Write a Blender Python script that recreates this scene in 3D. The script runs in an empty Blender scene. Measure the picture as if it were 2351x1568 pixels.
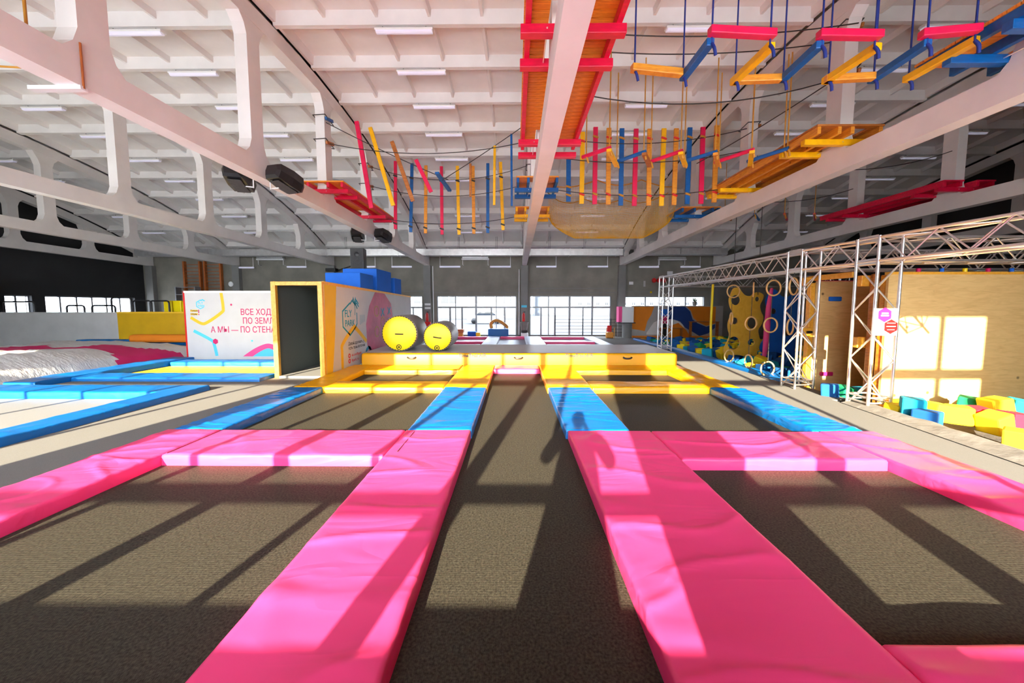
import bpy, bmesh, math, random
from math import sin, cos, pi, radians, sqrt
from mathutils import Vector, Matrix, Quaternion, noise

random.seed(7)
SC = bpy.context.scene
COL = SC.collection

# ------------------------------------------------------------------ camera
F_PX = 835.0
PITCH = math.atan(F_PX / 11250.0)
YAW = math.atan((1183.0 - 1175.5) / F_PX * cos(PITCH))
cam_d = bpy.data.cameras.new('camera')
cam_d.sensor_width = 36.0
cam_d.lens = F_PX / 2351.0 * 36.0
cam_d.shift_y = (703.0 + F_PX * math.tan(PITCH) - 784.0) / 2351.0
cam_d.clip_start = 0.02
cam_d.clip_end = 600
cam = bpy.data.objects.new('camera', cam_d)
COL.objects.link(cam)
cam.location = (0, 0, 1.9)
cam.rotation_euler = (pi / 2 - PITCH, 0, YAW)
SC.camera = cam

# ------------------------------------------------------------------ light
SUN_AZ = radians(10.86)
SUN_EL = radians(17.4)
w = bpy.data.worlds.new('world')
SC.world = w
w.use_nodes = True
bg = w.node_tree.nodes['Background']
bg.inputs['Color'].default_value = (0.81, 0.89, 1.0, 1)
bg.inputs['Strength'].default_value = 5.4
sun_d = bpy.data.lights.new('sun', 'SUN')
sun_d.energy = 9.2
sun_d.color = (1.0, 0.86, 0.64)
sun_d.angle = radians(0.53)
sun = bpy.data.objects.new('sun', sun_d)
COL.objects.link(sun)
sdir = Vector((sin(SUN_AZ) * cos(SUN_EL), cos(SUN_AZ) * cos(SUN_EL), -sin(SUN_EL)))
sun.rotation_euler = sdir.to_track_quat('-Z', 'Y').to_euler()
sun.location = (-6, -20, 12)
SC.view_settings.view_transform = 'Standard'
SC.view_settings.look = 'None'
SC.view_settings.gamma = 1.0
SC.view_settings.use_curve_mapping = False
SC.view_settings.exposure = 2.0
try:
    SC.cycles.use_denoising = True
    SC.cycles.denoiser = 'OPENIMAGEDENOISE'
    SC.cycles.max_bounces = 10
    SC.cycles.diffuse_bounces = 6
    SC.cycles.transparent_max_bounces = 16
    SC.cycles.sample_clamp_indirect = 8.0
    SC.cycles.caustics_reflective = False
    SC.cycles.caustics_refractive = False
except Exception:
    pass


# ------------------------------------------------------------------ materials
def _nt(name):
    m = bpy.data.materials.new(name)
    m.use_nodes = True
    nt = m.node_tree
    return m, nt, nt.nodes['Principled BSDF'], nt.nodes, nt.links


def mat(name, col, rough=.5, metal=0., spec=.5, var=.0, vs=3., bump=0., bs=40., stretch=(1, 1, 1), bstretch=None,
        coat=0., bdist=.02, emit=0.):
    m, nt, b, N, L = _nt(name)
    b.inputs['Base Color'].default_value = (*col, 1)
    b.inputs['Roughness'].default_value = rough
    b.inputs['Metallic'].default_value = metal
    b.inputs['Specular IOR Level'].default_value = spec
    if coat:
        b.inputs['Coat Weight'].default_value = coat
        b.inputs['Coat Roughness'].default_value = .12
    if emit:
        b.inputs['Emission Color'].default_value = (*col, 1)
        b.inputs['Emission Strength'].default_value = emit
    tc = N.new('ShaderNodeTexCoord')
    if var:
        mp = N.new('ShaderNodeMapping')
        mp.inputs['Scale'].default_value = stretch
        L.new(tc.outputs['Object'], mp.inputs[0])
        n = N.new('ShaderNodeTexNoise')
        n.inputs['Scale'].default_value = vs
        n.inputs['Detail'].default_value = 5
        L.new(mp.outputs[0], n.inputs['Vector'])
        r = N.new('ShaderNodeValToRGB')
        r.color_ramp.elements[0].position = .3
        r.color_ramp.elements[1].position = .7
        r.color_ramp.elements[0].color = (*[max(0, c * (1 - var)) for c in col], 1)
        r.color_ramp.elements[1].color = (*[min(1, c * (1 + var)) for c in col], 1)
        L.new(n.outputs['Fac'], r.inputs[0])
        L.new(r.outputs[0], b.inputs['Base Color'])
    if bump:
        mp2 = N.new('ShaderNodeMapping')
        mp2.inputs['Scale'].default_value = bstretch or stretch
        L.new(tc.outputs['Object'], mp2.inputs[0])
        n2 = N.new('ShaderNodeTexNoise')
        n2.inputs['Scale'].default_value = bs
        n2.inputs['Detail'].default_value = 6
        L.new(mp2.outputs[0], n2.inputs['Vector'])
        bp = N.new('ShaderNodeBump')
        bp.inputs['Strength'].default_value = bump
        bp.inputs['Distance'].default_value = bdist
        L.new(n2.outputs['Fac'], bp.inputs['Height'])
        L.new(bp.outputs[0], b.inputs['Normal'])
    return m


def wood(name, col, dark, stretch=(1.5, 14, 14), rough=.45, knots=True):
    m, nt, b, N, L = _nt(name)
    tc = N.new('ShaderNodeTexCoord')
    mp = N.new('ShaderNodeMapping')
    mp.inputs['Scale'].default_value = stretch
    L.new(tc.outputs['Object'], mp.inputs[0])
    n = N.new('ShaderNodeTexNoise')
    n.inputs['Scale'].default_value = 2.2
    n.inputs['Detail'].default_value = 6
    n.inputs['Distortion'].default_value = 1.2
    L.new(mp.outputs[0], n.inputs['Vector'])
    r = N.new('ShaderNodeValToRGB')
    r.color_ramp.elements[0].position = .25
    r.color_ramp.elements[1].position = .6
    r.color_ramp.elements[0].color = (*dark, 1)
    r.color_ramp.elements[1].color = (*col, 1)
    L.new(n.outputs['Fac'], r.inputs[0])
    out = r.outputs[0]
    if knots:
        v = N.new('ShaderNodeTexVoronoi')
        v.inputs['Scale'].default_value = 2.1
        L.new(tc.outputs['Object'], v.inputs['Vector'])
        rk = N.new('ShaderNodeValToRGB')
        rk.color_ramp.elements[0].position = .04
        rk.color_ramp.elements[0].color = (.25, .2, .15, 1)
        rk.color_ramp.elements[1].position = .09
        rk.color_ramp.elements[1].color = (1, 1, 1, 1)
        L.new(v.outputs['Distance'], rk.inputs[0])
        mx = N.new('ShaderNodeMixRGB')
        mx.blend_type = 'MULTIPLY'
        mx.inputs[0].default_value = 1
        L.new(out, mx.inputs[1])
        L.new(rk.outputs[0], mx.inputs[2])
        out = mx.outputs[0]
    L.new(out, b.inputs['Base Color'])
    b.inputs['Roughness'].default_value = rough
    return m


def vinyl(name, col, rough=.42, wr=.5, sc=1.0, coat=0.08):
    # coated tarpaulin: fine weave plus soft creases
    m, nt, b, N, L = _nt(name)
    b.inputs['Base Color'].default_value = (*col, 1)
    b.inputs['Roughness'].default_value = rough
    b.inputs['Specular IOR Level'].default_value = .35
    b.inputs['Coat Weight'].default_value = coat
    b.inputs['Coat Roughness'].default_value = .2
    tc = N.new('ShaderNodeTexCoord')
    mp = N.new('ShaderNodeMapping')
    mp.inputs['Scale'].default_value = (.5 * sc, 1.5 * sc, 2.)
    mp.inputs['Rotation'].default_value = (0, 0, .25)
    L.new(tc.outputs['Object'], mp.inputs[0])
    n = N.new('ShaderNodeTexNoise')
    n.inputs['Scale'].default_value = 1.5
    n.inputs['Detail'].default_value = 2
    n.inputs['Distortion'].default_value = .8
    L.new(mp.outputs[0], n.inputs['Vector'])
    mt = N.new('ShaderNodeMath')
    mt.operation = 'PINGPONG'
    mt.inputs[1].default_value = .11
    L.new(n.outputs['Fac'], mt.inputs[0])
    n2 = N.new('ShaderNodeTexNoise')
    n2.inputs['Scale'].default_value = 220
    L.new(tc.outputs['Object'], n2.inputs['Vector'])
    mul = N.new('ShaderNodeMath')
    mul.operation = 'MULTIPLY_ADD'
    mul.inputs[1].default_value = .004
    L.new(n2.outputs['Fac'], mul.inputs[0])
    L.new(mt.outputs[0], mul.inputs[2])
    bp = N.new('ShaderNodeBump')
    bp.inputs['Strength'].default_value = wr * .7
    bp.inputs['Distance'].default_value = .06
    L.new(mul.outputs[0], bp.inputs['Height'])
    L.new(bp.outputs[0], b.inputs['Normal'])
    return m


def weave(name, col, col2, rough=.5, sx=260., sy=150., bump=.25, spec=.45):
    # woven polypropylene bed
    m, nt, b, N, L = _nt(name)
    tc = N.new('ShaderNodeTexCoord')
    wv = N.new('ShaderNodeTexWave')
    wv.inputs['Scale'].default_value = sx / 10
    wv.bands_direction = 'X'
    L.new(tc.outputs['Object'], wv.inputs['Vector'])
    wv2 = N.new('ShaderNodeTexWave')
    wv2.inputs['Scale'].default_value = sy / 10
    wv2.bands_direction = 'Y'
    L.new(tc.outputs['Object'], wv2.inputs['Vector'])
    ad = N.new('ShaderNodeMath')
    ad.operation = 'MULTIPLY'
    L.new(wv.outputs['Fac'], ad.inputs[0])
    L.new(wv2.outputs['Fac'], ad.inputs[1])
    n = N.new('ShaderNodeTexNoise')
    n.inputs['Scale'].default_value = 60
    n.inputs['Detail'].default_value = 6
    L.new(tc.outputs['Object'], n.inputs['Vector'])
    r = N.new('ShaderNodeValToRGB')
    r.color_ramp.elements[0].position = .32
    r.color_ramp.elements[1].position = .68
    r.color_ramp.elements[0].color = (*col, 1)
    r.color_ramp.elements[1].color = (*col2, 1)
    L.new(n.outputs['Fac'], r.inputs[0])
    L.new(r.outputs[0], b.inputs['Base Color'])
    b.inputs['Roughness'].default_value = rough
    b.inputs['Specular IOR Level'].default_value = spec
    bp = N.new('ShaderNodeBump')
    bp.inputs['Strength'].default_value = bump
    bp.inputs['Distance'].default_value = .004
    L.new(ad.outputs[0], bp.inputs['Height'])
    L.new(bp.outputs[0], b.inputs['Normal'])
    return m


def glass(name, tint=(.95, .97, .97)):
    m, nt, b, N, L = _nt(name)
    N.remove(b)
    t = N.new('ShaderNodeBsdfTransparent')
    t.inputs[0].default_value = (*tint, 1)
    g = N.new('ShaderNodeBsdfGlossy')
    g.inputs['Roughness'].default_value = .03
    fr = N.new('ShaderNodeFresnel')
    mx = N.new('ShaderNodeMixShader')
    L.new(fr.outputs[0], mx.inputs[0])
    L.new(t.outputs[0], mx.inputs[1])
    L.new(g.outputs[0], mx.inputs[2])
    L.new(mx.outputs[0], N['Material Output'].inputs['Surface'])
    return m


M = {}
M['concrete'] = mat('white_painted_concrete', (.80, .775, .75), .75, var=.06, vs=1.5, bump=.25, bs=9, bdist=.01)
M['slab'] = mat('white_painted_slab', (.83, .81, .79), .8, var=.04, vs=2, bump=.15, bs=12, bdist=.008)
M['wall'] = mat('grey_plaster', (.22, .205, .17), .85, var=.16, vs=1.2, bump=.2, bs=14)
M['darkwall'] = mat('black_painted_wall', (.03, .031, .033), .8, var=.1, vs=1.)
M['column'] = mat('grey_column_paint', (.21, .205, .195), .75, var=.08, vs=2)
M['frontwall'] = mat('pale_front_wall', (.55, .54, .52), .8, var=.05)
M['carpet'] = mat('beige_carpet', (.20, .192, .178), .95, spec=.1, var=.12, vs=160, bump=.35, bs=320, bdist=.004)
M['pink'] = vinyl('pink_vinyl', (.93, .055, .22))
M['blue'] = vinyl('blue_vinyl', (.0, .135, .44), wr=.7)
M['yellow'] = vinyl('yellow_vinyl', (.80, .37, .0), wr=.55)
M['grey_vinyl'] = vinyl('pale_grey_vinyl', (.48, .52, .62), wr=.5)
M['airtop'] = mat('grey_air_mat_top', (.50, .49, .48), .42, var=.05, vs=2)
M['airyellow'] = mat('yellow_air_mat_side', (.72, .36, .0), .45, spec=.3, var=.02, vs=2)
M['mat'] = weave('black_woven_bed', (.026, .023, .018), (.072, .064, .047), rough=.6, spec=.07)
M['matblue'] = weave('navy_woven_bed', (.02, .03, .05), (.05, .06, .09), rough=.32)
M['matwhite'] = weave('white_woven_bed', (.25, .248, .245), (.28, .278, .275), bump=.05)
M['matyellow'] = weave('yellow_woven_bed', (.86, .58, .02), (.92, .66, .05), bump=.05)
M['alu'] = mat('aluminium_tube', (.86, .85, .84), .28, metal=.85, var=.05, vs=8)
M['duct'] = mat('galvanised_sheet', (.72, .73, .74), .38, metal=.8, var=.1, vs=5)
M['ply'] = wood('birch_plywood', (.82, .54, .21), (.70, .43, .15), (1.2, 1.2, 7), .5, knots=True)
M['deck'] = wood('stained_pine_deck', (.92, .34, .03), (.58, .15, .012), (2, 16, 16), .4)
M['orange'] = wood('orange_stained_timber', (.80, .34, .03), (.55, .17, .015), (2, 2, 16), .4)
M['brownwood'] = wood('brown_stained_timber', (.50, .17, .03), (.26, .07, .012), (2, 2, 12), .45)
M['frame'] = wood('yellow_varnished_frame', (.92, .47, .05), (.78, .32, .02), (5, 5, 5), .4)
M['redpaint'] = mat('crimson_painted_timber', (.72, .004, .05), .38, var=.12, vs=6, stretch=(1, 4, 4), bump=.1, bs=30)
M['bluepaint'] = mat('blue_painted_timber', (.0, .10, .35), .38, var=.15, vs=6, stretch=(1, 4, 4), bump=.1, bs=30)
M['yellowpaint'] = mat('yellow_painted_timber', (.92, .48, .0), .4, var=.12, vs=6, bump=.1, bs=30)
M['pinkpaint'] = mat('pink_painted_timber', (.72, .006, .075), .38, var=.1, vs=6)
M['bluerope'] = mat('dark_blue_rope', (.005, .025, .22), .6, bump=.4, bs=200)
M['yellowrope'] = mat('ochre_rope', (.55, .25, .02), .6, bump=.4, bs=200)
M['net'] = mat('yellow_net_cord', (.80, .44, .0), .6, var=.05)
M['cable'] = mat('black_cable', (.03, .028, .026), .5, var=.1)
M['black'] = mat('black_plastic', (.012, .012, .013), .35, var=.1)
M['blacksteel'] = mat('black_steel', (.02, .02, .022), .4, metal=.3, var=.1)
M['white'] = mat('white_plastic', (.82, .82, .82), .4, var=.02)
M['whitepaint'] = mat('white_panel', (.62, .61, .60), .6, var=.04, vs=2)
M['greypanel'] = mat('light_grey_panel', (.50, .49, .47), .7, var=.08, vs=1.5)
M['yellowpanel'] = mat('ochre_padded_panel', (.62, .36, .0), .6, var=.08, vs=2)
M['tube'] = mat('lamp_diffuser', (.80, .79, .95), .4, var=.02, emit=.06)
M['alframe'] = mat('grey_window_frame', (.23, .24, .25), .4, metal=.3, var=.05)
M['glass'] = glass('window_glass')
M['dimglass'] = glass('dimming_window_glass', (.58, .60, .63))  # clear panes given an added tint to dim the overbright view outside
M['silver'] = mat('silver_vinyl', (.40, .385, .365), .32, metal=.7, var=.05, vs=3, bump=.1, bs=6)
M['capyellow'] = mat('lemon_vinyl', (.97, .74, .0), .4, var=.02)
M['tunnelin'] = mat('grey_felt_lining', (.12, .135, .12), .9, var=.12, vs=90, bump=.2, bs=150)
M['skyblue'] = mat('print_sky_blue', (.09, .62, .85), .6, var=.02)
M['teal'] = mat('print_teal', (.0, .30, .45), .6, var=.02)
M['crimson'] = mat('print_crimson', (.62, .005, .12), .6, var=.02)
M['ochre'] = mat('print_ochre', (.86, .52, .02), .6, var=.02)
M['ink'] = mat('print_black', (.03, .03, .03), .6, var=.02)
M['rose'] = mat('print_rose', (.52, .05, .13), .45, var=.25, vs=1.6, bump=.3, bs=8)
M['prink'] = mat('print_pink', (.90, .07, .28), .6, var=.02)
M['bluefoam'] = mat('cobalt_foam_block', (.0, .13, .62), .7, var=.08, vs=2)
M['red'] = mat('red_enamel', (.68, .01, .01), .35, var=.05)
M['timberred'] = mat('orange_wall_bar', (.42, .11, .02), .5, var=.15, vs=6)
M['brick'] = mat('charcoal_fabric', (.05, .05, .05), .9, var=.2, vs=20)
M['cubeyellow'] = mat('yellow_foam', (.90, .68, .01), .85, var=.05, vs=5)
M['cubeblue'] = mat('navy_foam', (.0, .09, .33), .85, var=.08, vs=5)
M['cubeteal'] = mat('teal_foam', (.0, .33, .50), .85, var=.05, vs=5)
M['cubegreen'] = mat('green_foam', (.0, .26, .10), .85, var=.08, vs=5)
M['cubered'] = mat('red_foam', (.75, .01, .04), .85, var=.05, vs=5)
M['pit'] = mat('pit_netting', (.10, .09, .08), .95, var=.3, vs=8, bump=.5, bs=30)
M['cover'] = mat('grey_cover_sheet', (.20, .185, .165), .8, var=.1, vs=4, bump=.4, bs=6, bdist=.05)
M['muralorange'] = mat('mural_orange', (.78, .22, .005), .7, var=.04)
M['muralblue'] = mat('mural_navy', (.01, .05, .22), .7, var=.06)
M['muralgrey'] = mat('mural_grey', (.40, .37, .34), .7, var=.05)
M['muralwhite'] = mat('mural_white', (.74, .70, .65), .7, var=.03)
M['ring'] = wood('beech_ring', (.80, .50, .20), (.62, .34, .10), (4, 4, 4), .4, knots=False)
M['holdwood'] = wood('ochre_climbing_board', (.80, .48, .05), (.70, .38, .03), (2, 2, 2), .45, knots=False)
M['bagwhite'] = mat('white_airbag_sheet', (.72, .70, .68), .32, var=.08, vs=2, bump=.5, bs=5, stretch=(1, 2.5, 1), bdist=.06)
M['pave'] = mat('pale_paving', (.74, .73, .72), .9, var=.1, vs=.4)
M['asphalt'] = mat('yard_asphalt', (.062, .062, .063), .9, var=.25, vs=.35)
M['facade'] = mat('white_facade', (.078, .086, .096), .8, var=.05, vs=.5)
M['farglass'] = mat('far_window_glass', (.012, .02, .03), .5, var=.1)
M['cloth'] = mat('dark_clothing', (.05, .05, .06), .9, var=.2, vs=10)
M['skin'] = mat('skin', (.55, .33, .24), .6, var=.05)
M['hair'] = mat('brown_hair', (.05, .03, .02), .7, var=.2, vs=20)
M['foliage'] = mat('green_leaves', (.05, .12, .03), .7, var=.3, vs=20)
M['terracotta'] = mat('grey_pot', (.2, .18, .16), .7, var=.1)

# ------------------------------------------------------------------ object helpers
W = {}          # world origin of every object that may be a parent


def tag(o, label=None, cat=None, group=None, kind=None):
    if label:
        o['label'] = label
    if cat:
        o['category'] = cat
    if group:
        o['group'] = group
    if kind:
        o['kind'] = kind
    return o


def root(name, loc, label=None, cat=None, group=None, kind=None):
    o = bpy.data.objects.new(name, None)
    o.empty_display_size = .1
    COL.objects.link(o)
    o.location = loc
    W[o] = Vector(loc)
    return tag(o, label, cat, group, kind)


def link(name, me, parent=None, loc=None, rot=None, scale=None):
    o = bpy.data.objects.new(name, me)
    COL.objects.link(o)
    loc = Vector(loc) if loc is not None else (W[parent].copy() if parent else Vector((0, 0, 0)))
    W[o] = loc.copy()
    if parent:
        o.parent = parent
        o.location = loc - W[parent]
    else:
        o.location = loc
    if rot is not None:
        o.rotation_mode = 'QUATERNION'
        o.rotation_quaternion = rot
    if scale is not None:
        o.scale = scale
    return o


class MB:
    """collects shapes in world coordinates, links them as ONE mesh object"""

    def __init__(s):
        s.v, s.f, s.m, s.smooth = [], [], [], []

    def add(s, vs, fs, mi=0, smooth=False):
        k = len(s.v)
        s.v += [Vector(p) for p in vs]
        s.f += [tuple(i + k for i in f) for f in fs]
        s.m += [mi] * len(fs)
        s.smooth += [smooth] * len(fs)
        return s

    def box(s, c, d, q=None, mi=0, bev=0.):
        c = Vector(c)
        hx, hy, hz = d[0] / 2, d[1] / 2, d[2] / 2
        if bev:
            bm = bmesh.new()
            bmesh.ops.create_cube(bm, size=1)
            for v in bm.verts:
                v.co = Vector((v.co.x * d[0], v.co.y * d[1], v.co.z * d[2]))
            bmesh.ops.bevel(bm, geom=bm.edges[:], offset=min(bev, min(d) * .45), segments=2, affect='EDGES', profile=.5)
            bm.verts.index_update()
            vs = [v.co.copy() for v in bm.verts]
            fs = [[v.index for v in f.verts] for f in bm.faces]
            bm.free()
        else:
            vs = [Vector((x * hx, y * hy, z * hz)) for x in (-1, 1) for y in (-1, 1) for z in (-1, 1)]
            fs = [(0, 1, 3, 2), (4, 6, 7, 5), (0, 4, 5, 1), (2, 3, 7, 6), (0, 2, 6, 4), (1, 5, 7, 3)]
        if q is not None:
            vs = [q @ v for v in vs]
        return s.add([v + c for v in vs], fs, mi)

    def bx(s, x0, x1, y0, y1, z0, z1, mi=0, bev=0.):
        return s.box(((x0 + x1) / 2, (y0 + y1) / 2, (z0 + z1) / 2), (abs(x1 - x0), abs(y1 - y0), abs(z1 - z0)), None, mi, bev)

    def bar(s, p, q, wd, hd, up=(0, 0, 1), bev=0., mi=0):
        """rectangular bar from p to q, wd across, hd along up"""
        p, q = Vector(p), Vector(q)
        z = (q - p)
        ln = z.length
        z.normalize()
        x = Vector(up).cross(z)
        if x.length < 1e-4:
            x = Vector((1, 0, 0)).cross(z)
        x.normalize()
        y = z.cross(x)
        Q = Matrix((x, y, z)).transposed().to_quaternion()
        return s.box((p + q) / 2, (wd, hd, ln), Q, mi, bev)

    def tube(s, pts, r, n=8, mi=0, closed=False, cap=True):
        pts = [Vector(p) for p in pts]
        vs, fs = [], []
        N = len(pts)
        ref = None
        for i, p in enumerate(pts):
            a = pts[i - 1] if (i or closed) else p
            b = pts[(i + 1) % N] if (i < N - 1 or closed) else p
            t = (b - a).normalized()
            if ref is None:
                ref = Vector((0, 0, 1)) if abs(t.z) < .9 else Vector((1, 0, 0))
            x = (ref - t * ref.dot(t)).normalized()
            ref = x
            y = t.cross(x)
            rr = r[i] if isinstance(r, (list, tuple)) else r
            for k in range(n):
                a_ = 2 * pi * k / n
                vs.append(p + x * cos(a_) * rr + y * sin(a_) * rr)
        for i in range(N if closed else N - 1):
            j = (i + 1) % N
            for k in range(n):
                fs.append((i * n + k, i * n + (k + 1) % n, j * n + (k + 1) % n, j * n + k))
        s.add(vs, fs, mi, True)
        if cap and not closed:
            s.add([vs[k] for k in range(n)][::-1], [tuple(range(n))], mi)
            s.add([vs[(N - 1) * n + k] for k in range(n)], [tuple(range(n))], mi)
        return s

    def prism(s, poly, origin, ax, ay, h, mi=0):
        """polygon poly (2d) in the plane origin+ax*u+ay*v, extruded by vector h"""
        o, ax, ay, h = Vector(origin), Vector(ax), Vector(ay), Vector(h)
        n = len(poly)
        a = [o + ax * u + ay * v for u, v in poly]
        b = [p + h for p in a]
        flip = ax.cross(ay).dot(h) < 0
        area = sum(poly[i][0] * poly[(i + 1) % n][1] - poly[(i + 1) % n][0] * poly[i][1] for i in range(n))
        if area < 0:
            flip = not flip
        fs = [tuple(range(n))[::-1], tuple(range(n, 2 * n))] + [(i, (i + 1) % n, n + (i + 1) % n, n + i) for i in range(n)]
        if flip:
            fs = [f[::-1] for f in fs]
        return s.add(a + b, fs, mi)

    def lathe(s, prof, origin, axis, n=24, mi=0, smooth=True):
        """prof: (radius, distance along axis)"""
        o, ax = Vector(origin), Vector(axis).normalized()
        x = ax.orthogonal().normalized()
        y = ax.cross(x)
        vs = []
        for r, t in prof:
            for k in range(n):
                a = 2 * pi * k / n
                vs.append(o + ax * t + (x * cos(a) + y * sin(a)) * r)
        fs = [(i * n + k, i * n + (k + 1) % n, (i + 1) * n + (k + 1) % n, (i + 1) * n + k)
              for i in range(len(prof) - 1) for k in range(n)]
        return s.add(vs, fs, mi, smooth)

    def mesh(s, mats, org):
        me = bpy.data.meshes.new('mesh')
        me.from_pydata([v - org for v in s.v], [], s.f)
        for m_ in (mats if isinstance(mats, (list, tuple)) else [mats]):
            me.materials.append(M[m_] if isinstance(m_, str) else m_)
        me.polygons.foreach_set('material_index', s.m)
        me.polygons.foreach_set('use_smooth', s.smooth)
        me.update()
        return me

    def build(s, name, mats, parent=None, label=None, cat=None, group=None, kind=None):
        if parent is None:
            lo = [min(v[i] for v in s.v) for i in range(3)]
            hi = [max(v[i] for v in s.v) for i in range(3)]
            org = Vector(((lo[0] + hi[0]) / 2, (lo[1] + hi[1]) / 2, lo[2]))
        else:
            org = W[parent]
        o = link(name, s.mesh(mats, org), parent, org)
        return tag(o, label, cat, group, kind)


_cyl = {}


def rod(name, p, q, r, m, parent=None, n=8):
    """straight round bar that shares its mesh with every other bar of that material"""
    key = (m, n)
    if key not in _cyl:
        _cyl[key] = MB().tube([(0, 0, -.5), (0, 0, .5)], 1., n).mesh(m, Vector((0, 0, 0)))
    p, q = Vector(p), Vector(q)
    d = q - p
    return link(name, _cyl[key], parent, (p + q) / 2, d.to_track_quat('Z', 'Y'), (r, r, d.length))


_shared = {}


def shared(key, make):
    if key not in _shared:
        _shared[key] = make()
    return _shared[key]


ORD = ['first', 'second', 'third', 'fourth', 'fifth', 'sixth', 'seventh', 'eighth', 'ninth', 'tenth', 'eleventh', 'twelfth',
       'thirteenth', 'fourteenth', 'fifteenth', 'sixteenth', 'seventeenth', 'eighteenth']


def text_mb(s, origin, ax, ay, size, align='LEFT', off=.0, bold=0., wide=1.):
    """flat lettering: one letter height = size, laid in the plane ax/ay"""
    cu = bpy.data.curves.new('t', 'FONT')
    cu.body = s
    cu.size = size
    cu.align_x = align
    cu.offset = bold
    cu.extrude = 0.0012
    cu.resolution_u = 3
    ob = bpy.data.objects.new('t', cu)
    COL.objects.link(ob)
    dg = bpy.context.evaluated_depsgraph_get()
    me = bpy.data.meshes.new_from_object(ob.evaluated_get(dg))
    o, ax, ay = Vector(origin), Vector(ax), Vector(ay)
    nz = ax.cross(ay)
    mb = MB()
    mb.add([o + ax * v.co.x * wide + ay * v.co.y + nz * (v.co.z + off) for v in me.vertices], [tuple(p.vertices) for p in me.polygons])
    COL.objects.unlink(ob)
    bpy.data.objects.remove(ob)
    bpy.data.curves.remove(cu)
    bpy.data.meshes.remove(me)
    return mb


def stroke(pts, wd, origin, ax, ay, h):
    """flat band of width wd along a 2d polyline, h thick towards ax x ay"""
    o, ax, ay = Vector(origin), Vector(ax), Vector(ay)
    nz = ax.cross(ay) * h
    P = [Vector(p) for p in pts]
    L_, R_ = [], []
    for i, p in enumerate(P):
        a = P[max(i - 1, 0)]
        b = P[min(i + 1, len(P) - 1)]
        d1 = (p - a).normalized() if i else (b - p).normalized()
        d2 = (b - p).normalized() if i < len(P) - 1 else d1
        n1 = Vector((-d1.y, d1.x))
        n2 = Vector((-d2.y, d2.x))
        n_ = (n1 + n2).normalized()
        k = wd / 2 / max(.4, n_.dot(n1))
        L_.append(p + n_ * k)
        R_.append(p - n_ * k)
    mb = MB()
    for i in range(len(P) - 1):
        q = [R_[i], R_[i + 1], L_[i + 1], L_[i]]
        mb.prism([(u.x, u.y) for u in q], o, ax, ay, nz)
    return mb


def smooth_pts(pts, n=6):
    """Catmull-Rom through 2d/3d points"""
    P = [Vector(p) for p in pts]
    out = []
    for i in range(len(P) - 1):
        p0, p1, p2, p3 = P[max(i - 1, 0)], P[i], P[i + 1], P[min(i + 2, len(P) - 1)]
        for k in range(n):
            t = k / n
            out.append(.5 * ((2 * p1) + (p2 - p0) * t + (2 * p0 - 5 * p1 + 4 * p2 - p3) * t * t + (3 * p1 - p0 - 3 * p2 + p3) * t ** 3))
    out.append(P[-1])
    return out


def sag(p, q, s, n=14):
    p, q = Vector(p), Vector(q)
    return [p.lerp(q, i / n) - Vector((0, 0, 4 * s * (i / n) * (1 - i / n))) for i in range(n + 1)]


# ================================================================== STRUCTURE
XL, XR, YF, YB = -23.5, 18.95, -1.0, 23.0
HOLES = [(-4.95, 4.95, .25, 11.05), (-12.3, -7.3, 1.6, 7.7), (-11.4, -6.6, 9.55, 11.75), (6.85, 17.0, 7.35, 20.6), (6.45, 17.0, 2.0, 7.35),
         (-4.1, 4.2, 16.9, 21.8)]


def rects_minus(x0, x1, y0, y1, holes):
    xs = sorted({x0, x1, *[h[0] for h in holes], *[h[1] for h in holes]})
    ys = sorted({y0, y1, *[h[2] for h in holes], *[h[3] for h in holes]})
    for i in range(len(xs) - 1):
        run = None
        for j in range(len(ys) - 1):
            cx, cy = (xs[i] + xs[i + 1]) / 2, (ys[j] + ys[j + 1]) / 2
            inside = any(h[0] < cx < h[1] and h[2] < cy < h[3] for h in holes)
            if not inside:
                run = (xs[i], xs[i + 1], ys[j] if run is None else run[2], ys[j + 1])
            elif run:
                yield run
                run = None
        if run:
            yield run


mb = MB()
for r in rects_minus(XL, XR, YF, YB, HOLES):
    mb.bx(r[0], r[1], r[2], r[3], -.06, 0)
floor = mb.build('floor', 'carpet', kind='structure')
mb = MB()
for h in HOLES[:3] + HOLES[5:]:
    mb.bx(h[0], h[1], h[2], h[3], -.12, -.06)
mb.bx(XL, XR, YF, YB, -.75, -.70)
mb.build('subfloor', 'brick', kind='structure')
HOLEPIT = HOLES[3:5]
mb = MB()
for h in HOLEPIT:
    mb.bx(h[0], h[1], h[2], h[3], -.30, -.24)
mb.build('pit_floor', 'pit', kind='structure')


# roof height (underside of the slab ribs = top of the trusses)
_RT = [(-1.2, 5.55), (1, 6.6), (2.5, 7.08), (4, 7.45), (5.5, 7.75), (7, 7.95), (8.5, 8.06), (10, 8.10), (11.5, 8.02), (13, 7.88), (14.5, 7.65),
       (16, 7.37), (17.5, 7.02), (19, 6.6), (20.5, 6.08), (22, 5.42), (23.2, 4.98)]


def roof(y):
    for (a, za), (b, zb) in zip(_RT, _RT[1:]):
        if y <= b:
            return za + (zb - za) * (y - a) / (b - a)
    return _RT[-1][1]


def chord(y):          # underside of the slightly cambered bottom chords
    d = abs(y - 8.0)
    return 4.40 + .21 * max(0., 1 - (max(0, d - 3) / 13.) ** 1.2)


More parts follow.
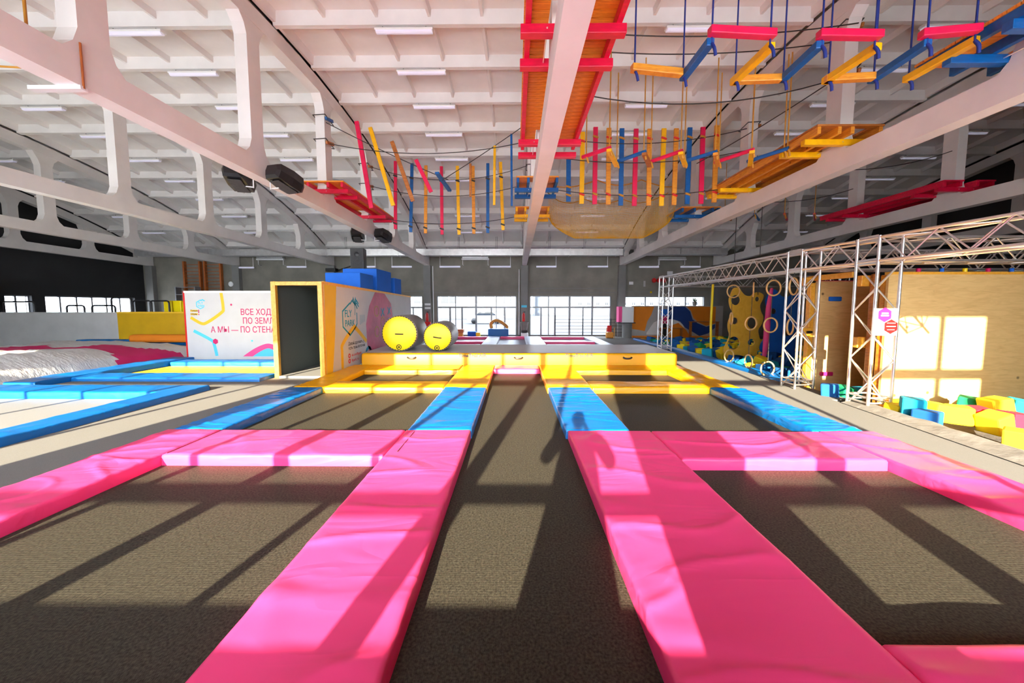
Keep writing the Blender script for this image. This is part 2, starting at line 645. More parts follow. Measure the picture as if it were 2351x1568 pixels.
TX = [-22.9, -17.45, -11.47, -5.49, .57, 6.62, 12.42, 18.4]
TNAME = ['against the dark left end wall', 'third left of the red and timber platform', 'second left of the red and timber platform',
         'carrying two pairs of black loudspeakers', 'in the middle, above the trampoline lane', 'carrying the orange and blue timber platforms',
         'carrying the dim red platform on the right', 'farthest right, in the dark by the end wall']
PY = [-1.05 + 2.95 * k for k in range(8)]      # post positions: ... 4.85, 7.8, 10.75, 13.7 ...


def make_truss(x, desc):
    t = root('roof_truss', (x, 11, 4.4), 'white concrete roof truss ' + desc, 'truss', 'concrete roof trusses')
    hw = .14
    # bottom chord
    ys = [YF + .05 + i * (YB - .1 - YF) / 24 for i in range(25)]
    mb = MB()
    for a, b in zip(ys, ys[1:]):
        mb.prism([(a, chord(a)), (b, chord(b)), (b, chord(b) + .38), (a, chord(a) + .38)], (x - hw, 0, 0), (0, 1, 0), (0, 0, 1), (2 * hw, 0, 0))
    mb.build('bottom_chord', 'concrete', t)
    # top chord
    ys = [YF + .05 + i * (YB - .1 - YF) / 32 for i in range(33)]
    mb = MB()
    for a, b in zip(ys, ys[1:]):
        mb.prism([(a, roof(a) - .34), (b, roof(b) - .34), (b, roof(b)), (a, roof(a))], (x - hw, 0, 0), (0, 1, 0), (0, 0, 1), (2 * hw, 0, 0))
    mb.build('top_chord', 'concrete', t)
    # solid bearing ends
    for a, b in ((YF + .05, .1), (22.0, YB - .05)):
        mb = MB()
        mb.prism([(a, chord(a) + .02), (b, chord(b) + .02), (b, roof(b) - .02), (a, roof(a) - .02)], (x - hw + .002, 0, 0), (0, 1, 0), (0, 0, 1), (2 * hw - .004, 0, 0))
        mb.build('bearing_end', 'concrete', t)
    # posts with flared heads and feet
    for y in PY[1:]:
        zb = chord(y) + .36
        hp = .18
        fl = .2
        z1, z2 = roof(y - hp - fl) - .32, roof(y + hp + fl) - .32
        zm = min(z1, z2)
        h2 = min(.34, (zm - zb) * .35)
        poly = [(y - hp - fl, zb), (y + hp + fl, zb), (y + hp + .06, zb + h2 * .45), (y + hp, zb + h2), (y + hp, zm - h2), (y + hp + .06, zm - h2 * .45),
                (y + hp + fl, z2), (y - hp - fl, z1), (y - hp - .06, zm - h2 * .45), (y - hp, zm - h2), (y - hp, zb + h2), (y - hp - .06, zb + h2 * .45)]
        mb = MB()
        mb.prism(poly, (x - hw + .012, 0, 0), (0, 1, 0), (0, 0, 1), (2 * hw - .024, 0, 0))
        mb.build('post', 'concrete', t)
    return t


for x, d in zip(TX, TNAME):
    make_truss(x, d)

# ribbed ceiling slabs, 1.5 m by one bay
ceiling = root('ceiling', (0, 11, 8), kind='structure')


def slab_mesh(ln, wd):
    """ribbed tray: plate on top, tapered ribs below; local origin = rib underside, centre"""
    mb = MB()
    hl, hw = ln / 2, wd / 2
    d = .30
    mb.bx(-hl, hl, -hw, hw, d - .03, d + .03)
    for s in (-1, 1):
        mb.prism([(s * hw, 0), (s * (hw - .07), 0), (s * (hw - .12), d), (s * hw, d)], (-hl, 0, 0), (0, 1, 0), (0, 0, 1), (ln, 0, 0))
        mb.prism([(s * hl, .06), (s * (hl - .07), .06), (s * (hl - .12), d), (s * hl, d)], (0, -hw, 0), (1, 0, 0), (0, 0, 1), (0, wd, 0))
    for k in range(4):
        u = -hl + ln * (k + 1) / 5
        mb.prism([(u - .03, .13), (u + .03, .13), (u + .06, d), (u - .06, d)], (0, -hw + .05, 0), (1, 0, 0), (0, 0, 1), (0, wd - .1, 0))
    return mb.mesh('slab', Vector((0, 0, 0)))


RIBY = [22 - 1.5 * j for j in range(-1, 17)]
for i in range(len(TX) - 1):
    ln = round(TX[i + 1] - TX[i] - .30, 2)
    for j in range(len(RIBY) - 1):
        ya, yb = RIBY[j + 1], RIBY[j]
        za, zb = roof(ya), roof(yb)
        L_ = sqrt((yb - ya) ** 2 + (zb - za) ** 2)
        me = shared(('slab', ln, round(L_, 1)), lambda: slab_mesh(ln, L_ - .015))
        link('ceiling_slab', me, ceiling, ((TX[i] + TX[i + 1]) / 2, (ya + yb) / 2, (za + zb) / 2 + .01),
             Quaternion((1, 0, 0), math.atan2(zb - za, yb - ya)))
# roofing felt that closes the joints over the trusses
mb = MB()
for a, b in zip(RIBY[1:], RIBY):
    mb.prism([(a, roof(a) + .40), (b, roof(b) + .40), (b, roof(b) + .48), (a, roof(a) + .48)], (XL - .3, 0, 0), (0, 1, 0), (0, 0, 1), (XR - XL + .6, 0, 0))
mb.build('roof_felt', 'darkwall', ceiling)

# ---- walls
mb = MB()
BACKWIN = [(-10.95, -5.85, .05, 2.55), (-4.95, .08, .05, 2.55), (.92, 6.02, .05, 2.55), (6.85, 11.9, 1.35, 2.52)]


def wall_with_holes(y0, y1, x0, x1, z0, z1, holes):
    mb = MB()
    for r in rects_minus(x0, x1, z0, z1, holes):
        mb.bx(r[0], r[1], y0, y1, r[2], r[3])
    return mb


wall_with_holes(YB, YB + .35, XL, XR, -.75, 6.2, BACKWIN).build('wall_back', 'wall', kind='structure')
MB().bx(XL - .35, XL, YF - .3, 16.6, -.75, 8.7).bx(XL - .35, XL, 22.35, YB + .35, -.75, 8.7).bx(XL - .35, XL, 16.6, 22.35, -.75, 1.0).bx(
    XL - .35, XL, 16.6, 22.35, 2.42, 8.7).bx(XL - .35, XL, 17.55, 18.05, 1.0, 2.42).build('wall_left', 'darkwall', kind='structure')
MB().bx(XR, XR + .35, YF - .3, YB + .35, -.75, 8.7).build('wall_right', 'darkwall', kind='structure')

# front wall behind the viewer: the tall windows the sun comes through
FRONTWIN = [(-18.4, -15.3, .9, 4.25), (-14.3, -7.1, .95, 4.35), (-6.1, .5, .95, 4.38), (1.66, 7.74, .95, 4.39)]
wall_with_holes(YF - .12, YF, XL, XR, -.75, 6.4, FRONTWIN).build('wall_front', 'frontwall', kind='structure')


def window(name, y, x0, x1, z0, z1, vbars, hbars, m='alframe', dep=.07, extra=(), gl='glass'):
    w_ = root(name, ((x0 + x1) / 2, y, z0), kind='structure')
    t = .05
    mb = MB()
    mb.bx(x0, x1, y, y + dep, z0, z0 + t).bx(x0, x1, y, y + dep, z1 - t, z1).bx(x0, x0 + t, y, y + dep, z0, z1).bx(x1 - t, x1, y, y + dep, z0, z1)
    mb.build('window_frame', m, w_)
    for x, wd in vbars:
        MB().bx(x - wd / 2, x + wd / 2, y, y + dep, z0 + t, z1 - t).build('mullion', m, w_)
    for z, ht in hbars:
        MB().bx(x0 + t, x1 - t, y + .004, y + dep - .004, z - ht / 2, z + ht / 2).build('transom', m, w_)
    for a, b, c, d in extra:
        MB().bx(a, b, y + .002, y + dep - .002, c, d).build('glazing_bar', m, w_)
    xs = [x0] + sorted(x for x, _ in vbars) + [x1]
    zs = [z0] + sorted(z for z, _ in hbars) + [z1]
    for a, b in zip(xs, xs[1:]):
        for c, d in zip(zs, zs[1:]):
            mb = MB()
            mb.add([(a, y + dep / 2, c), (b, y + dep / 2, c), (b, y + dep / 2, d), (a, y + dep / 2, d)], [(0, 1, 2, 3)])
            mb.build('pane', gl, w_)
    return w_


HB = [(1.46, .12), (3.2, .2)]
window('window_1', YF - .10, *FRONTWIN[0], [(-17.6, .08), (-16.4, .08)], HB)
window('window_2', YF - .10, *FRONTWIN[1], [(-13.1, .08), (-11.9, .08), (-10.7, .08), (-9.3, .1), (-8.05, .09)], HB)
window('window_3', YF - .10, *FRONTWIN[2], [(-4.94, .1), (-3.87, .19), (-2.72, .1), (-1.48, .22)], HB, extra=[(-.67, -.57, 2.0, 4.3)])
window('window_4', YF - .10, *FRONTWIN[3], [(2.72, .34), (4.1, .1), (5.5, .1), (6.84, .11)], HB, extra=[(1.66, 1.78, .98, 1.5)])

window('window_5', YB + .04, *BACKWIN[0], [(-9.6, .06), (-8.4, .09), (-7.1, .06)], [(1.82, .08)], extra=[(-6.5, -6.44, .1, 1.8)], gl='dimglass')
window('window_6', YB + .04, *BACKWIN[1], [(-3.78, .05), (-2.48, .11), (-1.2, .05)], [(1.83, .09)],
       extra=[(-4.18, -4.08, .1, 1.8), (-3.42, -3.32, .1, 1.8), (-1.56, -1.46, .1, 1.8), (-.72, -.62, .1, 1.8)], gl='dimglass')
window('window_7', YB + .04, *BACKWIN[2], [(2.1, .06), (3.43, .12), (4.86, .1)], [(1.83, .09)],
       extra=[(1.58, 1.68, .1, 1.8), (2.46, 2.56, .1, 1.8), (4.25, 4.31, .1, 1.8)], gl='dimglass')
window('window_8', YB + .04, *BACKWIN[3], [(8.18, .06), (9.4, .06), (10.7, .06)], [], gl='dimglass')
lw = root('window_9', (XL - .2, 20, 1.0), kind='structure')
for a, b, n in ((16.6, 17.55, 2), (18.05, 22.35, 6)):
    MB().bx(XL - .24, XL - .16, a, b, 2.37, 2.42).bx(XL - .24, XL - .16, a, b, 1.0, 1.05).build('window_frame', 'alframe', lw)
    for k in range(n + 1):
        y = a + (b - a) * k / n
        MB().bx(XL - .24, XL - .16, y - .035, y + .035, 1.0, 2.42).build('mullion', 'alframe', lw)
        if k < n:
            y2 = a + (b - a) * (k + 1) / n
            MB().add([(XL - .2, y, 1.0), (XL - .2, y2, 1.0), (XL - .2, y2, 2.42), (XL - .2, y, 2.42)], [(0, 1, 2, 3)]).build('pane', 'dimglass', lw)

# wall columns and trims of the far wall
for i, x in enumerate(TX):
    MB().bx(x - .22, x + .22, YB - .28, YB, 0, 4.42).build('trim_%d' % (i + 1), 'column', kind='structure')
for i, (a, b, z) in enumerate(((-11.2, -5.7, 2.82), (-5.2, .3, 2.74), (.85, 6.3, 2.74), (.85, 6.3, 3.0), (6.9, 12.1, 2.78))):
    MB().bx(a, b, YB - .02, YB, z, z + .04).build('trim_%d' % (i + 9), 'column', kind='structure')
for i, (x, z) in enumerate(((-5.16, 4.4), (.24, 4.2))):
    MB().tube([(x, YB - .06, .1), (x, YB - .06, z)], .03, 8).build('trim_%d' % (i + 14), 'white', kind='structure')

# ---- outside
MB().bx(-150, 150, -120, 180, -1.0, -.8).build('ground', 'pave', kind='structure')
MB().bx(-60, 60, YB + .36, 90, -.8, -.02).build('yard', 'asphalt', kind='structure')
for (bx0, bx1, by, hz, lab) in ((-34, 1.5, 56, 9, 'white building with wide windows, seen through the left far windows'),
                                (4, 40, 74, 8, 'long white building with a row of small windows, seen through right far windows')):
    b = root('building', ((bx0 + bx1) / 2, by, -.8), lab, 'building')
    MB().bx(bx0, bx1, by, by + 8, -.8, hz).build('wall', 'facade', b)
    MB().bx(bx0 - .2, bx1 + .2, by - .3, by + 8, hz, hz + .4).build('roof', 'facade', b)
    k = 0
    x = bx0 + 1.5
    while x < bx1 - 2:
        wz = (2.2, 3.9) if by < 60 else (2.0, 2.75)
        wd = 2.6 if by < 60 else .8
        f_ = MB().bx(x, x + wd, by - .06, by + .05, wz[0], wz[1]).build('window', 'white', b)
        MB().bx(x + .08, x + wd / 2 - .04, by - .09, by - .05, wz[0] + .08, wz[1] - .08).bx(x + wd / 2 + .04, x + wd - .08, by - .09, by - .05, wz[0] + .08, wz[1] - .08).build('pane', 'farglass', f_)
        x += wd + (1.6 if by < 60 else 1.0)
# parked car in the yard
c = root('car', (-3.2, 40, 0), 'small pale car parked outside, beyond the left glass wall', 'car')
body = [(-2, .35), (-2, .75), (-1.25, .85), (-.75, 1.38), (.75, 1.4), (1.35, .9), (2, .78), (2.05, .35)]
MB().prism(body, (-3.2, 40.8, 0), (1, 0, 0), (0, 0, 1), (0, -1.6, 0)).build('body', 'white', c)
MB().prism([(-1.1, .9), (-.7, 1.32), (.68, 1.33), (1.15, .92)], (-3.2, 39.21, 0), (1, 0, 0), (0, 0, 1), (0, -.02, 0)).build('side_window', 'farglass', c)
for s in (-1.25, 1.25):
    MB().lathe([(0, 0), (.3, 0), (.32, .05), (.32, .2), (0, .2)], (-3.2 + s, 39.15, .32), (0, 1, 0), 16).build('wheel', 'black', c)


# ================================================================== TRAMPOLINE FIELD
def pad_mesh(x0, x1, y0, y1, z0, z1, along='Y', amp=.006, seed=0, freq=2.2, res=.06, rnd=.03):
    """soft pad: rounded rim, creases running across its length"""
    def axis(a, b):
        n = max(6, int((b - a) / res))
        pos = [a, a, a + rnd * .3] + [a + rnd + (b - a - 2 * rnd) * i / n for i in range(n + 1)] + [b - rnd * .3, b, b]
        hh = [z0, z1 - rnd, z1 - rnd * .3] + [z1] * (n + 1) + [z1 - rnd * .3, z1 - rnd, z0]
        return pos, hh
    xs, hx = axis(x0, x1)
    ys, hy = axis(y0, y1)
    vs, fs = [], []
    so = seed * 13.7
    for j, y in enumerate(ys):
        for i, x in enumerate(xs):
            z = min(hx[i], hy[j])
            e = min(min(x - x0, x1 - x), min(y - y0, y1 - y))
            k = min(1, max(0, e / .10))
            u, v = (x, y) if along == 'Y' else (y, x)
            nz = noise.noise(Vector((u * .7 + so, v * freq + .35 * noise.noise(Vector((u * 1.2, v * .8, so))), so)))
            rg = 1 - min(1, abs(nz) * 3.6)
            soft = noise.noise(Vector((x * 1.1 + so, y * 1.1, 3.3)))
            n3 = noise.noise(Vector((u * .55 + 2 * so, v * freq * .75 + .6 * noise.noise(Vector((u * .9, v * .5, 4 + so))), 7.7)))
            cr = max(0., 1 - abs(n3) * 11)
            dz = amp * 1.4 * (1.7 * rg ** 3 - .3) + amp * 1.3 * soft + amp * 1.5 * cr * max(0., .4 + soft * 1.6)
            if z >= z1 - rnd * .5:
                z += dz * (.35 + .65 * k)
            nx = 0.
            if z < z1 - rnd * .5 and z > z0:          # puckered rim
                nx = amp * .8 * noise.noise(Vector((x * 9, y * 9, so)))
            sx = -1 if i < 3 else (1 if i >= len(xs) - 3 else 0)
            sy = -1 if j < 3 else (1 if j >= len(ys) - 3 else 0)
            vs.append((x + sx * nx, y + sy * nx, z))
    n = len(xs)
    for j in range(len(ys) - 1):
        for i in range(n - 1):
            fs.append((j * n + i, j * n + i + 1, (j + 1) * n + i + 1, (j + 1) * n + i))
    mb = MB()
    mb.add(vs, fs, 0, True)
    return mb


_pk = [0]


def pad(name, x0, x1, y0, y1, m, label, z0=-.04, z1=.10, along='Y', amp=.006, group=None, seams=(), res=.06, freq=2.2):
    _pk[0] += 1
    o = pad_mesh(x0, x1, y0, y1, z0, z1, along, amp, _pk[0], freq, res).build(name, m, None, label, 'pad', group)
    for pts in seams:      # stitched seam or hook-and-loop edge: a thin raised welt
        MB().tube([(p[0], p[1], z1 + .004) for p in pts], .004, 5).build('seam', 'cable', o)
    return o


G1 = 'padding of the near trampoline field'
pad('trampoline_pad', -1.6, -.65, .3, 5.2, 'pink', 'long pink pad on the left side of the middle lane, nearest the viewer', amp=.008, group=G1, res=.03,
    seams=[[(-1.46, 4.37), (-1.45, 5.1)]])
pad('trampoline_pad', .77, 1.97, .3, 5.2, 'pink', 'wide long pink pad on the right side of the middle lane, nearest viewer', amp=.008, group=G1, res=.03)
pad('trampoline_pad', -1.58, -.64, 5.205, 8.0, 'blue', 'blue pad left of the middle lane, between the pink and yellow pads', amp=.007, res=.03, group=G1, freq=3.5)
pad('trampoline_pad', .74, 1.68, 5.205, 8.0, 'blue', 'blue pad right of the middle lane, with the head shadow on it', amp=.007, res=.03, group=G1, freq=3.5)
pad('trampoline_pad', -1.6, -.63, 8.005, 11.1, 'yellow', 'yellow pad left of the middle lane, leading to the air mat', amp=.005, group=G1, freq=5)
pad('trampoline_pad', .72, 1.72, 8.005, 11.1, 'yellow', 'yellow pad right of the middle lane, leading to the air mat', amp=.005, group=G1, freq=5)
pad('trampoline_pad', -5.12, -4.32, .3, 5.2, 'pink', 'pink outer edge pad along the left carpet', amp=.009, res=.03, group=G1)
pad('trampoline_pad', 4.40, 5.2, .3, 5.2, 'pink', 'pink outer edge pad along the right carpet, shining in the sun', amp=.009, res=.03, group=G1)
pad('trampoline_pad', -5.05, -4.32, 5.205, 8.0, 'blue', 'blue outer edge pad along the left carpet', amp=.01, res=.03, group=G1, freq=4)
pad('trampoline_pad', 4.32, 5.06, 5.205, 8.0, 'blue', 'blue outer edge pad along the right carpet, with white glints', amp=.012, res=.03, group=G1, freq=5)
pad('trampoline_pad', -4.99, -4.3, 8.005, 11.1, 'yellow', 'yellow outer edge pad beside the printed tunnel', amp=.008, group=G1, freq=6)
pad('trampoline_pad', 4.3, 5.0, 8.005, 11.1, 'yellow', 'wrinkled yellow outer edge pad on the right, below the air mat end', amp=.012, group=G1, freq=7)
pad('trampoline_pad', -4.315, -1.605, 4.27, 5.19, 'pink', 'pink cross pad on the left, between near and second trampoline', amp=.006, res=.03, group=G1, freq=1.2,
    seams=[[(-4.27, 4.3), (-4.27, 5.17)]])
pad('trampoline_pad', 1.975, 4.395, 4.2, 5.19, 'pink', 'pink cross pad on the right, between near and second trampoline', amp=.009, res=.03, group=G1, freq=1.5)
pad('trampoline_pad', 1.975, 4.395, .9, 1.85, 'pink', 'pink cross pad in the bottom right corner, nearest the viewer', amp=.008, res=.03, group=G1, freq=1.5)
pad('trampoline_pad', -4.315, -1.605, .45, 1.42, 'pink', 'pink cross pad on the left, below the bottom edge of view', amp=.006, group=G1)
pad('trampoline_pad', -4.295, -1.605, 8.0, 8.66, 'yellow', 'yellow cross pad on the left, front of the far trampoline', amp=.006, group=G1, freq=2)
pad('trampoline_pad', 1.725, 4.295, 8.0, 8.66, 'yellow', 'yellow cross pad on the right, front of the far trampoline', amp=.008, group=G1, freq=2)
pad('trampoline_pad', -4.295, -1.605, 10.2, 11.1, 'yellow', 'yellow cross pad on the left, along the foot of the air mat', amp=.006, group=G1, freq=2)
pad('trampoline_pad', 1.725, 4.295, 10.2, 11.1, 'yellow', 'yellow cross pad on the right, along the foot of the air mat', amp=.008, group=G1, freq=2)
pad('trampoline_pad', -.62, .71, 10.35, 11.1, 'pink', 'short pink pad closing the far end of the middle lane', amp=.005, group=G1)


def bed(x0, x1, y0, y1, m, label, z=-.04, group='trampoline beds', cat='trampoline bed'):
    return MB().bx(x0, x1, y0, y1, z - .018, z).build('trampoline_bed', m, None, label, cat, group)


G2 = 'black trampoline beds'
bed(-.66, .78, .28, 10.4, 'mat', 'long black tumbling bed running down the middle lane', group=G2)
bed(-4.34, -1.58, 1.38, 4.3, 'mat', 'black trampoline bed at lower left inside the pink pads', group=G2)
bed(1.95, 4.42, 1.8, 4.24, 'mat', 'black trampoline bed at lower right inside the pink pads', group=G2)
bed(-4.34, -1.56, 5.15, 8.05, 'mat', 'black trampoline bed on the left between blue pads', group=G2)
bed(1.66, 4.34, 5.15, 8.05, 'mat', 'black trampoline bed on the right between blue pads', group=G2)
bed(-4.32, -1.58, 8.6, 10.25, 'mat', 'black trampoline bed on the left among yellow pads', group=G2)
bed(1.7, 4.32, 8.6, 10.25, 'mat', 'black trampoline bed on the right among yellow pads', group=G2)

# ---- left hand court: white and yellow beds with blue padding
G3 = 'blue padding of the left court'
bed(-12.2, -7.4, 1.7, 7.6, 'matwhite', 'large white bed framed in blue pads on the far left', group='court beds')
bed(-11.2, -6.55, 9.6, 11.7, 'matyellow', 'bright yellow bed in front of the white printed banner', group='court beds')
pad('court_pad', -7.5, -6.95, 1.6, 8.1, 'blue', 'long narrow blue pad along the left carpet walkway', group=G3, amp=.006, freq=1.5, z1=.12)
pad('court_pad', -12.5, -7.45, 7.42, 8.12, 'blue', 'blue pad behind the white bed', group=G3, amp=.008, along='X', freq=1.4, z1=.115)
pad('court_pad', -11.4, -6.45, 9.0, 9.68, 'blue', 'blue pad in front of the yellow bed', group=G3, amp=.008, along='X', freq=1.4)
pad('court_pad', -11.2, -6.45, 11.6, 12.2, 'blue', 'blue pad along the foot of the printed banner', group=G3, amp=.008, along='X', freq=1.4)
pad('court_pad', -12.0, -11.25, 8.3, 12.6, 'blue', 'blue pad between the yellow bed and the airbag', group=G3, amp=.01, freq=2, z1=.13)

# landing airbag: a sagging quilted sheet, white with pink fields
mb = MB()
nx_, ny_ = 46, 60
vs, fs, mi = [], [], []
for j in range(ny_ + 1):
    for i in range(nx_ + 1):
        u, v = i / nx_, j / ny_
        x = -18.6 + 6.5 * u
        y = 6.4 + 8.2 * v
        edge = min(1, min(u, 1 - u) * 7) ** .5 * min(1, min(v, 1 - v) * 9) ** .5
        z = .04 + edge * (.50 + .13 * noise.noise(Vector((x * .35, y * .45, 0))) + .05 * (1 - min(1, 4 * abs(noise.noise(Vector((x * .9, y * 1.6, 5)))))))
        z += edge * .02 * noise.noise(Vector((x * 4, y * 5, 9)))
        vs.append((x, y, z))
for j in range(ny_):
    for i in range(nx_):
        k = j * (nx_ + 1) + i
        c = (Vector(vs[k]) + Vector(vs[k + nx_ + 2])) / 2
        d = noise.noise(Vector((c.x * .25 + 2, c.y * .25, 1.5)))
        pk = 10.6 + .35 * sin(c.x * 2.3) + .25 * (c.x + 14) < c.y < 12.4 + .3 * sin(c.x * 3) + .2 * (c.x + 14) and c.x > -16.8
        fs.append((k, k + 1, k + nx_ + 2, k + nx_ + 1))
        mi.append(1 if pk else 0)
mb.v = [Vector(p) for p in vs]
mb.f, mb.m, mb.smooth = fs, mi, [True] * len(fs)
mb.build('landing_airbag', ['bagwhite', 'crimson'], None, 'sagging white and crimson landing airbag on the far left', 'airbag')

# low walls behind the airbag
MB().bx(-22.9, -17.05, 15.5, 15.75, 0, 1.64).build('low_wall', 'greypanel', None, 'low light grey padded wall behind the airbag, far left', 'wall panel')
lw_ = root('padded_wall', (-15.4, 15.5, 0), 'low ochre yellow padded wall behind the airbag', 'wall panel')
MB().bx(-17.03, -13.7, 15.42, 15.75, 0, 1.6).build('panel', 'yellowpanel', lw_)
MB().bx(-17.03, -13.7, 15.40, 15.77, 1.6, 1.66).build('cap_strip', 'ochre', lw_)
pad('court_pad', -18.4, -12.3, 15.0, 15.38, 'blue', 'dark blue pad strip at the foot of the ochre wall', group=G3, z0=0, z1=.5, along='X')
MB().bx(-15.8, -12.9, 14.62, 14.98, .42, .74, bev=.1).build('bolster', 'muralorange', None, 'orange bolster lying against the foot of the ochre wall', 'bolster')

# black tube hoops standing on the ledge behind the low wall
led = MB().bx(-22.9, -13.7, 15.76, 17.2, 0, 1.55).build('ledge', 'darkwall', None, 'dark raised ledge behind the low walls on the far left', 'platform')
for k, (xa, xb, zt) in enumerate(((-20.15, -19.35, 1.93), (-19.0, -17.95, 1.93), (-18.1, -17.2, 2.28), (-17.15, -16.3, 2.14), (-16.35, -15.5, 2.14), (-23.1, -21.6, 2.1))):
    zb = 1.56
    r_ = .1
    pts = [(xa, 16.2, zb), (xa, 16.2, zt - r_), (xa + r_ * .3, 16.2, zt - r_ * .3), (xa + r_, 16.2, zt), (xb - r_, 16.2, zt), (xb - r_ * .3, 16.2, zt - r_ * .3), (xb, 16.2, zt - r_), (xb, 16.2, zb)]
    MB().tube(pts, .035, 8).build('tube_hoop', 'blacksteel', None, '%s black steel tube hoop on the ledge, seen against the left windows' % ORD[k], 'railing', 'black tube hoops')
cr = root('crate', (-15.4, 16.6, 1.55), 'yellow crates beside the left windows on the ledge', 'crate')
for k in range(3):
    MB().bx(-15.95 + .42 * k, -15.58 + .42 * k, 16.4, 16.8, 1.56, 2.15 - .06 * (k == 2), bev=.02).build('crate_box', 'capyellow', cr)
MB().bx(-14.6, -14.0, 16.4, 16.9, 1.56, 2.05, bev=.02).build('box', 'orange', None, 'dark orange box at the right end of the ledge', 'box')
sh = root('shelf_rack', (-20.4, 22.6, 0), 'grey metal shelf rack by the far wall, left', 'shelf')
for x in (-20.9, -19.7):
    MB().bx(x - .03, x + .03, 22.3, 22.7, 0, 3.1).build('upright', 'alframe', sh)
for z in (1.7, 2.15, 2.6, 3.05):
    MB().bx(-20.87, -19.73, 22.3, 22.7, z, z + .03).build('shelf_board', 'alframe', sh)
MB().bx(-19.45, -18.9, 22.2, 22.8, 0, 2.0, bev=.02).build('locker', 'greypanel', None, 'pale grey locker beside the shelf rack, far left', 'locker')
ply = MB().bx(-22.9, -21.95, 14.6, 14.68, 1.7, 3.1).build('board', 'ply', None, 'plywood board at the left edge of the view', 'board')

# ---- air mat with print
am = root('air_mat', (0.1, 12.3, 0), 'long yellow inflated air mat with grey top across the hall', 'air mat')
AX0, AX1, AY0, AY1, AZ = -4.75, 4.97, 11.13, 13.66, .46
pad_mesh(AX0, AX1, AY0, AY1, 0.0, AZ - .012, amp=.002, rnd=.05, res=.12).build('body', 'airyellow', am)
mb = MB()
nx_, ny_ = 60, 16
vs = []
for j in range(ny_ + 1):
    for i in range(nx_ + 1):
        x = AX0 + .02 + (AX1 - AX0 - .04) * i / nx_
        y = AY0 + .03 + (AY1 - AY0 - .06) * j / ny_
        vs.append((x, y, AZ + .004 * noise.noise(Vector((x, y * 6, 0)))))
mb.add(vs, [(j * (nx_ + 1) + i, j * (nx_ + 1) + i + 1, (j + 1) * (nx_ + 1) + i + 1, (j + 1) * (nx_ + 1) + i) for j in range(ny_) for i in range(nx_)], 0, True)
mb.build('top_sheet', 'airtop', am)
for x in (-3.2, .1, 3.45):
    MB().tube(smooth_pts([(x - .13, AY0 - .012, .33), (x - .07, AY0 - .05, .30), (x + .07, AY0 - .05, .30), (x + .13, AY0 - .012, .33)], 3), .026, 6).build('handle', 'black', am)
for x in (-1.42, 1.87):
    text_mb('TimeTrial AIR', (x - .33, AY0 - .008, .335), (1, 0, 0), (0, 0, 1), .15, bold=.005).build('lettering', 'ink', am)


# ---- silver rollers on the air mat
def roller(x, y, r, ln, label, rot):
    t = root('tumbling_roller', (x, y, AZ), label, 'roller', 'silver rollers with yellow ends')
    z = AZ + r + .005
    prof = [(r - .03, 0), (r - .008, .01), (r, .03), (r, ln - .03), (r - .01, ln), (0, ln)]
    MB().lathe(prof, (x, y, z), (0, 1, 0), 48).build('body', 'silver', t)
    MB().lathe([(0, -.035), (r * .5, -.03), (r - .06, -.012), (r - .028, .004)], (x, y, z), (0, 1, 0), 48).build('end_cap', 'capyellow', t)
    # stitched rim
    mb = MB()
    for k in range(40):
        a = 2 * pi * k / 40
        p = Vector((x + cos(a) * (r - .028), y - .008, z + sin(a) * (r - .028)))
        q = Vector((x + cos(a + .09) * (r - .028), y - .008, z + sin(a + .09) * (r - .028)))
        mb.tube([p, q], .012, 5)
    mb.build('stitching', 'cable', t, kind='stuff')
    h = Vector((cos(rot), 0, sin(rot)))
    c = Vector((x, y - .05, z - .02))
    MB().tube(smooth_pts([c - h * .12 + Vector((0, .012, 0)), c - h * .08 - Vector((0, .03, 0)), c + h * .08 - Vector((0, .03, 0)), c + h * .12 + Vector((0, .012, 0))], 3), .017, 6).build('handle', 'black', t)
    cz = z - r * .76
    v_ = MB().lathe([(.075, -.02), (.085, -.03), (.065, -.03), (.06, -.02)], (x - .02, y, cz), (0, 1, 0), 20).build('valve', 'ink', t)
    MB().lathe([(0, -.035), (.03, -.035), (.03, -.015)], (x - .02, y, cz), (0, 1, 0), 12).build('valve_plug', 'black', v_)


roller(-3.68, 11.5, .575, 1.3, 'large silver roller with a yellow end on the air mat', -.03)
roller(-2.47, 11.5, .465, 1.3, 'smaller silver roller with a yellow end on the air mat', -.15)


# ================================================================== PRINTED TUNNEL AND BANNER
TX0, TX1, TY0, TY1 = -6.36, -5.02, 9.45, 17.5


def ttop(y):
    return 2.54 - .17 * (y - TY0) / (TY1 - TY0)


tn = root('tunnel', ((TX0 + TX1) / 2, TY0, 0), 'timber framed printed tunnel box with grey lining, open towards the viewer', 'tunnel')
fw = .12
MB().bx(TX0, TX0 + fw, TY0, TY0 + .1, 0, 2.54, bev=.006).build('front_post', 'frame', tn)
MB().bx(TX1 - fw, TX1, TY0, TY0 + .1, 0, 2.54, bev=.006).build('front_post', 'frame', tn)
MB().bx(TX0 + fw, TX1 - fw, TY0 + .002, TY0 + .098, 2.44, 2.54, bev=.006).build('front_lintel', 'frame', tn)
MB().bx(TX0 + fw, TX1 - fw, TY0 + .002, TY1, 0, .06).build('sill_board', 'carpet', tn)
for xa, nm in ((TX0 + .02, 'left_wall'), (TX1 - .05, 'right_wall')):
    MB().prism([(TY0 + .1, .02), (TY1, .02), (TY1, ttop(TY1) - .02), (TY0 + .1, 2.5)], (xa, 0, 0), (0, 1, 0), (0, 0, 1), (.03, 0, 0)).build(nm, 'tunnelin', tn)
MB().prism([(TY0 + .1, 2.5), (TY1, ttop(TY1) - .04), (TY1, ttop(TY1)), (TY0 + .1, 2.54)], (TX0, 0, 0), (0, 1, 0), (0, 0, 1), (TX1 - TX0, 0, 0)).build('roof_board', 'tunnelin', tn)
